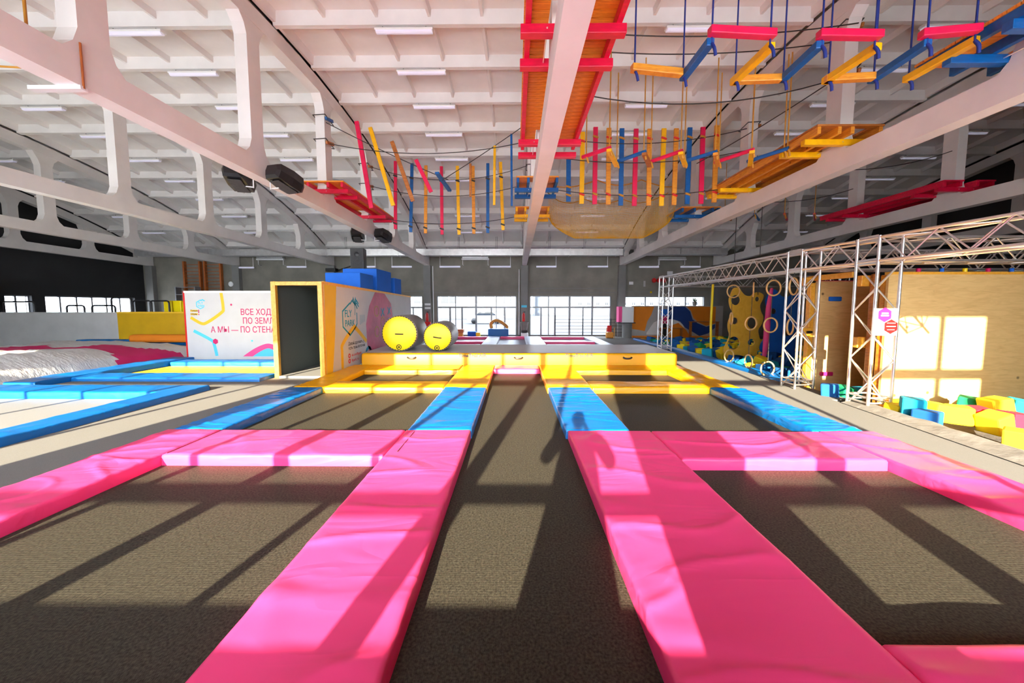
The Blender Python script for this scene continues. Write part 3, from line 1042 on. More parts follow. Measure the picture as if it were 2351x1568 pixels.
MB().bx(TX0 + .05, TX1 - .05, TY1 - .04, TY1 - .001, .06, 2.3).build('back_wall', 'tunnelin', tn)
for xa in (TX0, TX1 - .04):
    MB().prism([(TY0 + .1, 2.47), (TY1, ttop(TY1) - .05), (TY1, ttop(TY1) + .012), (TY0 + .1, 2.552)], (xa, 0, 0), (0, 1, 0), (0, 0, 1), (.045, 0, 0)).build('top_rail', 'frame', tn)
# printed sheet on the side facing the lane; u runs along the hall, v up
SX = TX1 - .018
prn = MB().prism([(TY0 + .1, .03), (TY1, .03), (TY1, ttop(TY1) - .05), (TY0 + .1, 2.47)], (SX, 0, 0), (0, 1, 0), (0, 0, 1), (.012, 0, 0)).build('printed_sheet', 'whitepaint', tn)
SO = (SX + .0125, 0, 0)
UA, VA = (0, 1, 0), (0, 0, 1)


def onside(mb_, name, m):
    return mb_.build(name, m, prn)


def side_poly(pts, m, name='print_shape', h=.002, lift=0.):
    onside(MB().prism(pts, (SX + .0125 + lift, 0, 0), UA, VA, (h, 0, 0)), name, m)


side_poly([(TY0 + .12, .05), (TY0 + .42, .05), (TY0 + .62, 1.1), (TY0 + .78, 2.46), (TY0 + .12, 2.47)], 'ochre')
hexp = lambda cy, cz, ry, rz, gap=0: [(cy + ry * cos(pi / 6 + k * pi / 3), cz + rz * sin(pi / 6 + k * pi / 3)) for k in range(7)]
onside(stroke([(11.05, 2.0), (10.55, 1.75), (10.55, 1.3), (11.0, 1.02), (11.35, 1.22)], .05, SO, UA, VA, .002), 'logo_hexagon', 'teal')
onside(stroke([(11.35, 1.22), (11.5, 1.35), (11.5, 1.7)], .05, SO, UA, VA, .002), 'logo_hexagon', 'teal')
# little palm on the logo
mb = MB()
for a in (-.9, -.3, .4, 1.1, 2.0, 2.8):
    pts = [(11.35, 1.98), (11.35 + .17 * cos(a), 1.98 + .13 * sin(a) + .05), (11.35 + .32 * cos(a), 1.98 + .13 * sin(a) - .06)]
    for m_ in stroke(pts, .05, SO, UA, VA, .002),:
        mb.add(m_.v, m_.f)
mb.add(*(lambda s_: (s_.v, s_.f))(stroke([(11.35, 1.98), (11.38, 1.8), (11.36, 1.62)], .03, SO, UA, VA, .002)))
onside(mb, 'logo_palm', 'teal')
onside(text_mb('FLY', (SX + .0125, 10.68, 1.58), UA, VA, .30, bold=.004), 'lettering', 'teal')
onside(text_mb('PARK', (SX + .0125, 10.68, 1.3), UA, VA, .27, bold=.004), 'lettering', 'teal')
onside(stroke(smooth_pts([(10.45, .06), (10.45, .6), (10.5, .8), (11.2, 1.22), (11.45, 1.18), (12.2, .72)], 4), .14, SO, UA, VA, .002), 'print_band', 'ochre')
for s_, v in (('Давай дружить, у нас', .72), ('есть твои фоточки', .58)):
    onside(text_mb(s_, (SX + .0125, 10.85, v), UA, VA, .135, bold=.002), 'lettering', 'ink')
for s_, v in (('vk.com/flypark', .36), ('flypark_ru', .2)):
    onside(text_mb(s_, (SX + .0125, 11.05, v), UA, VA, .12, bold=.001), 'lettering', 'red')


def ring2d(cy, cz, ry, rz, wd, n=24):
    pts = [(cy + ry * cos(2 * pi * k / n), cz + rz * sin(2 * pi * k / n)) for k in range(n + 1)]
    return pts


for cz in (.4, .24):
    onside(stroke(ring2d(10.9, cz, .06, .05, 0), .04, SO, UA, VA, .002), 'print_icon', 'red')
onside(stroke(ring2d(12.35, .34, .2, .15, 0), .11, SO, UA, VA, .002), 'print_circle', 'teal')
blob = [(12.6, .07), (12.25, .6), (12.2, 1.3), (12.5, 1.9), (13.05, 2.40), (14.0, 2.38), (14.7, 2.0), (14.9, 1.4), (14.8, .8), (14.6, .2), (14.2, .07)]
side_poly(blob, 'rose')
LI = .004
SO2 = (SX + .0165, 0, 0)
for cy, cz in ((13.15, 1.72), (13.75, 1.3), (13.15, .98)):
    onside(stroke(ring2d(cy, cz, .2, .18, 0), .05, SO2, UA, VA, .004), 'game_ring', 'brownwood')
for cy, cz in ((13.75, 1.68), (14.45, 1.72), (14.5, 1.3)):
    for a in (.8, -.8):
        onside(stroke([(cy - .22 * cos(a), cz - .2 * sin(a)), (cy + .22 * cos(a), cz + .2 * sin(a))], .05, SO2, UA, VA, .004 + .002 * (a > 0)), 'game_cross', 'teal')
for k in range(4):
    onside(stroke([(11.75 + .1 * k, 1.3 + .03 * k), (11.75 + .1 * k, 1.62)], .02, SO, UA, VA, .002), 'print_line', 'teal')

# white banner with the slogan, standing behind the yellow bed
BX0, BX1, BY = -11.45, -6.5, 12.55
bn = root('banner_wall', ((BX0 + BX1) / 2, BY, 0), 'white printed wall with crimson slogan left of the tunnel', 'banner')
MB().bx(BX0, BX1, BY, BY + .3, .0, 2.40).build('panel', 'whitepaint', bn)
MB().bx(BX0 - .05, BX0, BY - .01, BY + .3, .0, 2.42).build('edge_trim', 'red', bn)
MB().bx(BX0 - .02, BX1, BY - .015, BY + .31, 2.36, 2.43).build('top_trim', 'white', bn)
BU, BV = (1, 0, 0), (0, 0, 1)
BO = (0, BY - .0015, 0)


def onban(mb_, name, m):
    return mb_.build(name, m, bn)


def bxz(px, py):      # banner picture point -> (x, z)
    return ((px - 1183.) / 835. * BY * 1.0 + .02, 1.9 + (703. - py) / 835. * BY * .995)


for s_, px, py, sz in (('ВСЕ ХОДЯТ', 547, 723, .215), ('ПО ЗЕМЛЕ', 551, 743.5, .215), ('А МЫ — ПО СТЕНАМ', 476, 764, .215)):
    x, z = bxz(px, py)
    onban(text_mb(s_, (x, BY - .0015, z), BU, BV, sz * 1.36, bold=.002, wide=.82), 'lettering', 'crimson')
onban(stroke(smooth_pts([bxz(505, 672), bxz(508, 707), bxz(503, 718), bxz(470, 740), bxz(455, 743), bxz(431, 729)], 4), .105, BO, BU, BV, .0015), 'print_band', 'ochre')
onban(stroke(smooth_pts([bxz(436, 760), bxz(476, 782), bxz(482, 792), bxz(487, 819)], 4), .11, BO, BU, BV, .0015), 'print_band', 'skyblue')
cx, cz = bxz(485.5, 785)
onban(MB().prism([(cx + .1 * sin(k * pi / 3), cz + .1 * cos(k * pi / 3)) for k in range(6)], (0, BY - .003, 0), BU, BV, (0, -.002, 0)), 'print_hexagon', 'crimson')
for px, py, m_, r_ in ((527, 699.5, 'crimson', .035), (571, 783.5, 'skyblue', .035)):
    cx, cz = bxz(px, py)
    onban(MB().prism([(cx + r_ * cos(k * pi / 8), cz + r_ * sin(k * pi / 8)) for k in range(16)], BO, BU, BV, (0, -.002, 0)), 'print_dot', m_)
hump = smooth_pts([bxz(548, 820), bxz(570, 805), bxz(592, 794), bxz(610, 790), bxz(628, 797), bxz(640, 812), bxz(646, 820)], 4)
onban(MB().prism([tuple(p) for p in hump], BO, BU, BV, (0, -.0015, 0)), 'print_wave', 'prink')
hump2 = smooth_pts([bxz(571, 820), bxz(590, 808), bxz(608, 801), bxz(622, 807), bxz(634, 820)], 4)
onban(MB().prism([tuple(p) for p in hump2], (0, BY - .003, 0), BU, BV, (0, -.002, 0)), 'print_wave', 'skyblue')
onban(stroke([bxz(458, 689), bxz(455, 689), bxz(446.5, 694), bxz(446.5, 704), bxz(455, 709), bxz(463, 705)], .03, BO, BU, BV, .0015), 'logo_hexagon', 'skyblue')
x, z = bxz(449.5, 698)
onban(text_mb('FLY', (x, BY - .0015, z), BU, BV, .12, bold=.003), 'lettering', 'skyblue')
x, z = bxz(449.5, 704.5)
onban(text_mb('PARK', (x, BY - .0015, z), BU, BV, .10, bold=.003), 'lettering', 'skyblue')
onban(stroke([bxz(456, 690.5), bxz(461, 688), bxz(466, 691)], .04, BO, BU, BV, .0015), 'logo_palm', 'skyblue')
for py, wd in ((713.5, 17), (721.5, 17)):
    onban(MB().prism([bxz(431, py + 2.3), bxz(431 + wd, py + 2.3), bxz(431 + wd, py - 2.3), bxz(431, py - 2.3)], BO, BU, BV, (0, -.0015, 0)), 'sticker', 'ochre')
    x, z = bxz(431.5, py + 1.6)
    onban(text_mb('Только' if py < 716 else 'Обувь', (x, BY - .0035, z), BU, BV, .075, bold=.002), 'lettering', 'ink')
onban(stroke([bxz(450.5, 711), bxz(450.5, 719)], .03, BO, BU, BV, .0015), 'exclamation_mark', 'crimson')
onban(stroke([bxz(450.5, 721), bxz(450.5, 723.5)], .03, BO, BU, BV, .0015), 'exclamation_mark', 'crimson')

# blue foam blocks and the speaker on top of the tunnel
for (x0, x1, y0, y1, z1, lab) in ((-6.2, -5.05, 11.9, 13.0, 2.99, 'wide blue foam block on the tunnel roof, nearest'),
                                  (-6.3, -5.06, 13.35, 14.9, 3.27, 'tall blue foam block on the tunnel roof, under the black speaker'),
                                  (-5.6, -5.06, 15.3, 16.2, 3.08, 'small blue foam block at the far end of the tunnel roof')):
    MB().bx(x0, x1, y0, y1, ttop(y0) + .004, z1, bev=.015).build('foam_block', 'bluefoam', None, lab, 'foam block', 'blue blocks on the tunnel')


def speaker_box(loc, wd, dp, ht, label):
    t = root('loudspeaker', loc, label, 'loudspeaker')
    x, y, z = loc
    MB().prism([(-wd / 2, 0), (wd / 2, 0), (wd * .38, dp), (-wd * .38, dp)], (x, y, z), (1, 0, 0), (0, 1, 0), (0, 0, ht)).build('cabinet', 'black', t)
    MB().bx(x - wd * .45, x + wd * .45, y - .012, y - .001, z + .04, z + ht - .04, bev=.004).build('grille', 'brick', t)
    MB().lathe([(0, -.03), (.06, -.03), (.09, -.015)], (x, y, z + ht * .72), (0, 1, 0), 16).build('horn', 'blacksteel', t)
    return t


speaker_box((-6.05, 14.0, 3.275), .5, .45, .83, 'black loudspeaker standing on the blue blocks above the tunnel')


# ================================================================== LAMPS, DUCT, SPEAKERS ON TRUSSES
def lamp_meshes():
    L_ = 1.28
    body = MB().prism([(-.06, 0), (.06, 0), (.075, .03), (.05, .06), (-.05, .06), (-.075, .03)], (-L_ / 2, 0, .035), (0, 1, 0), (0, 0, 1), (L_, 0, 0)).mesh('white', Vector())
    dif = MB().prism([(-.058, .035), (-.05, .005), (-.02, -.012), (.02, -.012), (.05, .005), (.058, .035)], (-L_ / 2 + .02, 0, 0), (0, 1, 0), (0, 0, 1), (L_ - .04, 0, 0)).mesh('tube', Vector())
    hang = MB().tube([(0, 0, .09), (0, 0, .22), (.012, .02, .26)], .008, 5).mesh('cable', Vector())
    return body, dif, hang


BODY, DIF, HANG = lamp_meshes()
BAYN = ['bay along the dark left wall', 'second bay from the left', 'bay left of the speaker truss', 'bay left of the middle truss', 'bay right of the middle truss',
        'bay right of the orange platform', 'bay along the right end wall']
for i in range(len(TX) - 1):
    cx = (TX[i] + TX[i + 1]) / 2 + (.35 if i == 4 else 0)
    for j in range(2, 13):
        y = RIBY[j]
        if j == 4 and i == 3:
            continue
        z = roof(y) - .13
        lp = root('ceiling_lamp', (cx, y, z), '%s tube lamp from the far wall, ceiling %s' % (ORD[j - 2], BAYN[i]), 'lamp', 'ceiling tube lamps')
        link('housing', BODY, lp, (cx, y, z))
        link('diffuser', DIF, lp, (cx, y, z))
        for s in (-.48, .48):
            link('hanger', HANG, lp, (cx + s, y, z))
# lamps on the far wall
k = 0
for x, z, ln in ((-4.05, 4.34, 1.28), (-.92, 4.34, 1.28), (1.92, 4.34, 1.24), (5.1, 4.34, 1.24), (8.25, 4.32, 1.2), (10.8, 4.32, 1.2), (-7.05, 4.34, 1.25), (-9.3, 4.34, 1.25),
                 (-13.6, 4.34, 1.2), (-16.75, 4.3, .9)):
    lp = root('wall_lamp', (x, YB - .2, z), '%s white tube lamp hung across the far wall, counted %s' % (ORD[k % 10], 'from the middle outwards'), 'lamp', 'far wall tube lamps')
    k += 1
    MB().tube([(x - ln / 2, YB - .25, z), (x + ln / 2, YB - .25, z)], .055, 10).build('tube', 'tube', lp)
    s = 1 if x < 0 and k in (1, 7) else -1
    MB().tube([(x - s * ln / 2 * .96, YB - .25, z + .05), (x - s * ln / 2 * .96, YB - .25, z + .62)], .018, 6).build('drop_pipe', 'white', lp)
for k, (a, b, z) in enumerate(((-5.2, .2, 4.98), (.85, 4.4, 4.98), (-11.1, -6.3, 4.98))):
    MB().tube([(a, YB - .25, z), (b, YB - .25, z)], .018, 6).build('conduit', 'white', None, ('thin white conduit on the far wall, left of the middle truss', 'thin white conduit on the far wall, right of the middle truss', 'thin white conduit on the far wall above the blue blocks')[k], 'pipe')
for k, (x, z, lab) in enumerate(((-2.47, 4.75, 'white wall heater panel high on the far wall, left of the middle'), (9.65, 4.72, 'pale wall heater panel high on the far wall, right'),
                                 (-15.2, 4.75, 'pale wall heater panel high on the far wall, left'))):
    t = root('heater', (x, YB - .3, z), lab, 'heater')
    MB().bx(x - .85, x + .85, YB - .36, YB - .16, z, z + .09, bev=.01).build('housing', 'white', t)
    MB().bx(x - .8, x + .8, YB - .40, YB - .12, z + .1, z + .2, bev=.01).build('reflector', 'duct', t)
    for s in (-.78, .78):
        MB().tube([(x + s, YB - .01, z - .3), (x + s, YB - .26, z - .28), (x + s, YB - .26, z + .03)], .02, 6).build('bracket', 'white', t)

# ventilation duct along the far wall
dk = root('duct', (-2.5, 22.35, 5.0), 'long galvanised ventilation duct under the roof edge, far wall', 'duct')
xs = [-22.2, -17.8, -14.8, -12.6, -10.9, -8.8, -6.8, -5.2, -3.9, -1.95, -.3, .85, 3.15, 5.9]
for a, b in zip(xs, xs[1:]):
    MB().bx(a + .015, b - .015, 21.25, 21.75, 4.83, 5.20).build('duct_section', 'duct', dk)
    MB().bx(b - .02, b + .02, 21.22, 21.78, 4.80, 5.23).build('flange', 'duct', dk)
MB().prism([(5.92, 21.25), (6.2, 21.25), (6.4, 21.75), (5.92, 21.75)], (0, 0, 4.83), (1, 0, 0), (0, 1, 0), (0, 0, .37)).build('duct_end', 'duct', dk)
for x in (-9.9, -7.9, -3.3, -1.1, 2.0, 4.0):
    for s in (-.04, .04):
        MB().tube([(x + s, 21.5, 5.20), (x + s, 21.5, roof(21.5) + .29)], .008, 5).build('hanger_wire', 'cable', dk)
# right hand duct, deep in the dark bay
dk2 = root('duct', (9.5, 22.35, 5.0), 'dark ventilation duct at the far wall beyond the orange platform', 'duct')
for a, b in ((6.95, 9.5), (9.5, 12.2)):
    MB().bx(a + .015, b - .015, 21.25, 21.75, 4.86, 5.22).build('duct_section', 'duct', dk2)
    MB().tube([((a + b) / 2, 21.5, 5.22), ((a + b) / 2, 21.5, roof(21.5) + .29)], .01, 5).build('hanger_wire', 'cable', dk2)


def truss_speaker(x, y, z, side, label, yaw):
    """wedge loudspeaker on a bracket at the side of a bottom chord"""
    t = root('loudspeaker', (x, y, z), label, 'loudspeaker', 'loudspeakers on the truss')
    d = Vector((side * cos(yaw), sin(yaw), 0))
    n_ = Vector((-d.y, d.x, 0))
    up = Vector((0, 0, 1))
    tilt = -.45
    f = (d * sin(-tilt) * 0 + Vector((0, 1, 0)) * .92 + up * tilt * .55 + d * .25).normalized()
    r_ = f.cross(up).normalized()
    u = r_.cross(f)
    c = Vector((x, y, z)) + d * .30
    prof = [(-.16, -.12), (.16, -.12), (.19, 0), (.16, .12), (-.16, .12), (-.19, 0)]
    mb = MB()
    secs = [(-.36, .62), (-.30, .85), (0, 1.0), (.26, .95), (.34, .7)]
    vs = []
    for tt, s in secs:
        for a, b in prof:
            vs.append(c + f * tt + r_ * a * s * 1.25 + u * b * s * 1.5)
    fs = [tuple(range(6)), tuple(range(24, 30))[::-1]]
    for i in range(4):
        for k in range(6):
            fs.append((i * 6 + k, i * 6 + (k + 1) % 6, (i + 1) * 6 + (k + 1) % 6, (i + 1) * 6 + k))
    mb.add(vs, fs)
    o = mb.build('cabinet', 'black', t)
    MB().box(c - u * .19, (.26, .5, .01), Matrix((r_, f, u)).transposed().to_quaternion(), bev=.003).build('grille', 'brick', t)
    b0 = Vector((x, y, z))
    MB().tube([b0 - d * .02 + up * .2, b0 - d * .02 - up * .22], .012, 6).build('bracket', 'white', t)
    MB().tube([b0 - up * .2, c - up * .16], .012, 6).build('bracket', 'white', t)
    MB().tube([b0 + up * .05, c + up * .02 - d * .12], .012, 6).build('bracket', 'white', t)


x = TX[3]
truss_speaker(x + .17, 8.1, 4.66, 1, 'black loudspeaker on the near right side of the speaker truss', .1)
truss_speaker(x - .17, 8.0, 4.66, -1, 'black loudspeaker on the near left side of the speaker truss', .1)
truss_speaker(x + .17, 14.0, 4.58, 1, 'black loudspeaker on the speaker truss beyond the red platform, right side', .1)
truss_speaker(x - .17, 13.9, 4.58, -1, 'black loudspeaker on the speaker truss beyond the red platform, left side', .1)
MB().bx(-11.6, -11.0, YB - .68, YB - .28, 4.02, 4.22, bev=.02).build('floodlight', 'black', None, 'black floodlight on an arm at the far end of a truss', 'lamp')
MB().tube([(-10.98, YB - .4, 4.1), (-9.9, YB - .05, 4.55)], .03, 6).build('arm', 'blacksteel', None, 'black bracket arm beside the floodlight, far wall', 'bracket')
# bracket bar and loose cords on the near left truss
MB().bx(TX[3] - .5, TX[3] + .16, 4.62, 4.70, 4.56, 4.605).build('bracket_bar', 'white', None, 'white bracket bar clamped under the speaker truss, near left', 'bracket')
MB().tube([(x + .155, 4.66, 4.58), (x + .155, 4.66, 5.12)], .012, 6).build('clamp_rod', 'timberred', None, 'thin dark clamp rod on the speaker truss, near left', 'bracket')
MB().tube(sag((TX[2] + .1, 3.2, 5.35), (TX[3] - .16, 4.35, 4.75), .12), .012, 6).build('rope', 'yellowrope', None, 'upper ochre rope end at the left edge of the view', 'rope')
MB().tube(sag((TX[2] + .1, 3.3, 5.05), (TX[3] - .16, 4.5, 4.72), .18), .012, 6).build('rope', 'yellowrope', None, 'lower sagging ochre rope end at the left edge of view', 'rope')
MB().tube([(TX[3] + .1, 4.2, 5.0), (TX[3] + .1, 4.2, 7.1)], .014, 6).build('rope', 'yellowrope', None, 'upright ochre rope on top of the near left truss', 'rope')


# ================================================================== ROPE COURSE UNDER THE ROOF
def platform(tx, x0, x1, y0, y1, z, paint, label, joists=4, deck='deck', jm=None):
    t = root('rope_course_platform', (tx, (y0 + y1) / 2, z), label, 'platform', 'timber platforms of the rope course')
    zj = z + .11            # underside of joists
    zd = zj + .13           # underside of deck
    posts = [y for y in PY if y0 - .1 < y < y1 + .1]
    n = max(4, int((y1 - y0) / .125))
    bw = (y1 - y0) / n
    for k in range(n):
        ya = y0 + k * bw + .006
        yb = ya + bw - .012
        hit = any(yb > p - .42 and ya < p + .42 for p in posts)
        segs = [(x0, x1)] if not hit else [(x0, tx - .17), (tx + .17, x1)]
        for a, b in segs:
            if b - a < .05:
                continue
            me = shared(('board', deck, round(b - a, 2), round(bw, 3)), lambda: MB().bx(-(b - a) / 2, (b - a) / 2, -(bw - .012) / 2, (bw - .012) / 2, 0, .035).mesh(deck, Vector()))
            link('deck_board', me, t, ((a + b) / 2, (ya + yb) / 2, zd))
    for k in range(joists):
        u = (k + .0) / (joists - 1)
        xj = x0 + .05 + (x1 - x0 - .1) * u
        if abs(xj - tx) < .22:
            xj = tx + (.22 if xj > tx else -.22)
        MB().bx(xj - .035, xj + .035, y0 + .02, y1 - .02, zj, zd, bev=.006).build('joist', jm or paint, t)
    for p in posts:
        for s in (-1, 1):
            yc = p + s * .30
            MB().bx(x0 - .04, x1 + .04, yc - .055, yc + .055, z, zj, bev=.008).build('cross_beam', paint, t)
            for s2 in (-.2, .2):
                if s < 0:
                    MB().tube([(tx + s2, p - .36, z + .055), (tx + s2, p + .36, z + .055)], .011, 6).build('threaded_rod', 'alu', t)
    return t


platform(TX[4], .10, 1.26, 4.1, 7.98, 5.08, 'redpaint', 'crimson framed timber platform overhead, around the middle truss', 3)
platform(TX[4], .02, 1.16, 9.95, 11.1, 5.08, 'bluepaint', 'small blue framed platform on the middle truss', 4)
platform(TX[4], .0, 1.2, 12.9, 14.25, 5.08, 'yellowpaint', 'small yellow framed platform on the middle truss, farthest', 4)
platform(TX[3], -5.98, -4.72, 10.2, 14.6, 5.06, 'redpaint', 'crimson framed platform on the speaker truss, left', 4)
platform(TX[5], 5.72, 6.98, 7.2, 11.3, 5.06, 'yellowpaint', 'orange timber platform with yellow beams on the right truss', 4, deck='brownwood', jm='orange')
platform(TX[5], 5.78, 7.3, 4.35, 5.6, 5.1, 'bluepaint', 'blue framed platform at the upper right corner', 4)
platform(TX[5], 5.75, 7.1, 12.9, 14.2, 5.06, 'bluepaint', 'small dark blue platform on the right truss beyond the net', 4)
platform(TX[6], 11.7, 13.1, 10.3, 14.4, 5.06, 'redpaint', 'dim crimson platform on the far right truss', 4, deck='redpaint')


def xz(px, py, Y):
    """picture column/row at hall depth Y -> x, z (used to lay the hanging timbers out)"""
    a = (px - 1175.5) / F_PX
    b = -(py - (703 + F_PX * math.tan(PITCH))) / F_PX
    R_ = Vector((cos(YAW), sin(YAW), 0))
    Fw = Vector((-sin(YAW) * cos(PITCH), cos(YAW) * cos(PITCH), -sin(PITCH)))
    U_ = R_.cross(Fw)
    d = R_ * a + U_ * b + Fw
    k = Y / d.y
    return d.x * k, 1.9 + d.z * k


CN = {'pinkpaint': 'crimson', 'bluepaint': 'blue', 'orange': 'orange stained', 'yellowpaint': 'yellow', 'brownwood': 'brown stained'}


def post_plank(name, Y, top, bot, m, label, group, wd=.12, dp=.055, knots=(), tilt=0.):
    x1, z1 = xz(*top, Y)
    x0, z0 = xz(*bot, Y)
    t = root(name, (x0, Y, z0), label, 'plank', group)
    MB().bar((x0, Y, z0), (x1, Y, z1), wd, dp, up=(0, 1, 0), bev=.008).build('timber', m, t)
    d = Vector((x1 - x0, 0, z1 - z0))
    for kf, km in knots:
        p = Vector((x0, Y, z0)) + d * kf
        MB().tube([p + Vector((-.07, -.02, .03)), p + Vector((0, -.045, 0)), p + Vector((.07, -.02, -.02))], .03, 6).build('rope_knot', km, t)
    return t


# row of upright planks between the left truss and the middle truss (hall depth 13.7)
G = 'upright planks hung between left and middle truss'
LP = [((908, 370), (908, 526), 'pinkpaint'), ((946, 375), (943, 533), 'bluepaint'), ((978, 380), (977, 536), 'orange'), ((1013.5, 382), (1015, 538.5), 'pinkpaint'),
      ((1050, 381), (1054, 539), 'yellowpaint'), ((1086, 381), (1088, 537), 'orange'), ((1120, 375), (1120, 535), 'bluepaint'), ((1149, 372), (1155, 528.5), 'yellowpaint')]
for k, (a, b, m) in enumerate(LP):
    post_plank('hanging_plank', 13.7, a, b, m, '%s upright %s plank from the left, in the row left of the middle truss' % (ORD[k], CN[m]), G, .115,
               knots=[(.78, 'cable'), (.08, 'cable')])
# fan of leaning planks in front (hall depth 10.7)
G = 'leaning planks hung left of the middle truss'
VP_ = [((819, 279), (853, 478), 'pinkpaint', .12), ((850, 293), (903, 472), 'yellowpaint', .11), ((900, 325), (948, 462), 'brownwood', .11), ((955, 367), (990, 441), 'pinkpaint', .11),
       ((1080, 376), (1080, 452), 'brownwood', .06), ((1136, 335), (1134.5, 471), 'yellowpaint', .07), ((1174, 308), (1175, 473), 'bluepaint', .06)]
for k, (a, b, m, wd) in enumerate(VP_):
    post_plank('leaning_plank', 10.7, a, b, m, '%s %s plank from the left, in the leaning fan under the roof' % (ORD[k], CN[m]), G, wd, .07)
x0, z0 = xz(1010, 411, 10.7)
MB().bar((x0, 10.3, z0 + .03), (x0 + .12, 11.6, z0 - .05), .12, .06, bev=.008).build('leaning_plank', 'bluepaint', None, 'blue plank lying level, end on, in the middle of the leaning fan', 'plank', G)
# right-hand row between middle truss and orange platform (hall depth 10.7)
G = 'upright planks hung right of the middle truss'
RP = [((1305.5, 352), (1305, 463), 'bluepaint'), ((1338, 303), (1335, 468), 'yellowpaint'), ((1367.5, 292), (1365, 469), 'pinkpaint'), ((1398, 294), (1396, 470), 'orange'),
      ((1428, 295), (1425, 472), 'bluepaint'), ((1460.5, 296), (1456, 473), 'pinkpaint'), ((1491.5, 296), (1489, 472), 'orange'), ((1524.5, 295), (1518, 473), 'yellowpaint'),
      ((1553, 295), (1547, 471), 'orange'), ((1584, 293), (1577, 469), 'bluepaint'), ((1614, 292), (1609, 468), 'pinkpaint'), ((1646, 288), (1639, 465), 'orange')]
for k, (a, b, m) in enumerate(RP):
    km = 'yellowrope' if m in ('bluepaint', 'pinkpaint') else 'red'
    post_plank('hanging_plank', 10.7, a, b, m, '%s upright %s plank from the left, in the row right of the middle truss' % (ORD[k], CN[m]), G, .13,
               knots=[(.87 if k else .3, km), (.13, km)])

# steel cables of the course
CAB = [((TX[3], 13.66, 7.05), (TX[4], 13.66, 7.05), .55, 'upper black cable of the left plank row'), ((TX[3], 13.66, 6.35), (TX[4], 13.66, 6.4), .45, 'middle black cable of the left plank row'),
       ((TX[3], 13.66, 5.25), (TX[4], 13.66, 5.3), .35, 'lower black cable of the left plank row'),
       ((TX[3], 10.66, 7.15), (-1.9, 10.7, 5.5), .05, 'black cable falling from the left post through the leaning fan'),
       ((-2.1, 10.7, 5.5), (TX[4], 10.66, 7.2), .03, 'black cable rising from the leaning fan to the middle truss'),
       ((TX[3], 10.66, 6.55), (TX[4], 10.66, 6.6), .35, 'long sagging black cable across the leaning fan'),
       ((TX[4], 10.66, 6.75), (TX[5], 10.66, 6.9), .35, 'upper black cable of the right plank row'), ((TX[4], 10.66, 5.3), (TX[5], 10.66, 5.35), .28, 'lower black cable of the right plank row'),
       ((TX[4], 10.66, 6.2), (TX[5], 10.66, 6.3), .3, 'middle black cable of the right plank row'),
       ((TX[4], 8.0, 7.3), (TX[5], 8.0, 7.35), .2, 'rear cable carrying the ochre ropes'), ((TX[4], 7.5, 7.3), (TX[5], 7.5, 7.35), .2, 'front cable carrying the ochre ropes'),
       ((TX[4], 7.7, 6.35), (TX[5], 7.7, 6.5), .45, 'sagging handrail cable above the thin zigzag bars'),
       ((TX[5] - .2, 7.7, 6.45), (5.1, 10.6, 5.9), .05, 'slanting cable left of the orange platform'),
       ((TX[5], 10.7, 6.2), (TX[6], 10.7, 6.3), .5, 'black cable right of the orange platform, near'), ((TX[5], 13.7, 6.2), (TX[6], 13.7, 6.2), .5, 'black cable right of the orange platform, far')]
for a, b, s, lab in CAB:
    MB().tube(sag(a, b, s), .012, 5).build('cable', 'cable', None, lab, 'cable', 'rope course cables')


def strap(x, y, z, m, label, hw=.17):
    """lashing around a truss post"""
    dx, dy = hw, .215
    pts = [(x - dx, y - dy, z + .03), (x + dx, y - dy, z + .05), (x + dx + .02, y + dy, z - .06), (x - dx, y + dy, z - .02)]
    t = root('post_lashing', (x, y, z), label, 'lashing', 'lashings on truss posts')
    MB().tube(pts, .014, 6, closed=True).build('wire', 'cable', t)
    MB().box((x + dx + .01, y - .0, z + .0), (.06, .42, .09), Quaternion((1, 0, 0), .25), bev=.02).build('protector', m, t)


strap(TX[3], 10.75, 7.2, 'bluepaint', 'blue lashing high on the speaker truss post')
strap(TX[3], 10.75, 6.55, 'brownwood', 'brown lashing below the blue one on the speaker truss post')
strap(TX[3], 13.7, 7.0, 'brownwood', 'upper dark lashing on the second speaker truss post')
strap(TX[3], 13.7, 6.3, 'brownwood', 'lower dark lashing on the second speaker truss post')
strap(TX[5], 7.8, 7.45, 'brownwood', 'upper lashing on the right truss post over the orange platform')
strap(TX[5], 7.8, 6.6, 'brownwood', 'lower lashing on the right truss post over the orange platform')
strap(TX[5], 10.75, 6.95, 'brownwood', 'upper lashing on the right truss post behind the plank row')
strap(TX[4], 13.7, 6.95, 'yellowrope', 'lashing on the middle truss post')


# zigzag of square timbers on blue ropes (near) and of thin bars on ochre ropes (behind)
def rope_up(p, ztop, m, label, group, r=.012):
    t = root('rope', (p[0], p[1], p[2]), label, 'rope', group)
    MB().tube([(p[0], p[1], p[2] + .02), (p[0], p[1], ztop)], r, 6).build('line', m, t)
    MB().tube(smooth_pts([(p[0], p[1], p[2] + .02), (p[0] + .02, p[1] - .03, p[2] - .05), (p[0] + .05, p[1] - .01, p[2] - .13)], 3), r * 1.7, 6).build('knot', m, t)


Z1 = 5.22


def zp(px, py, z):
    a = (px - 1175.5) / F_PX
    b = -(py - (703 + F_PX * math.tan(PITCH))) / F_PX
    R_ = Vector((cos(YAW), sin(YAW), 0))
    Fw = Vector((-sin(YAW) * cos(PITCH), cos(YAW) * cos(PITCH), -sin(PITCH)))
    U_ = R_.cross(Fw)
    d = R_ * a + U_ * b + Fw
    k = (z - 1.9) / d.z
    return Vector((d.x * k, d.y * k, z))


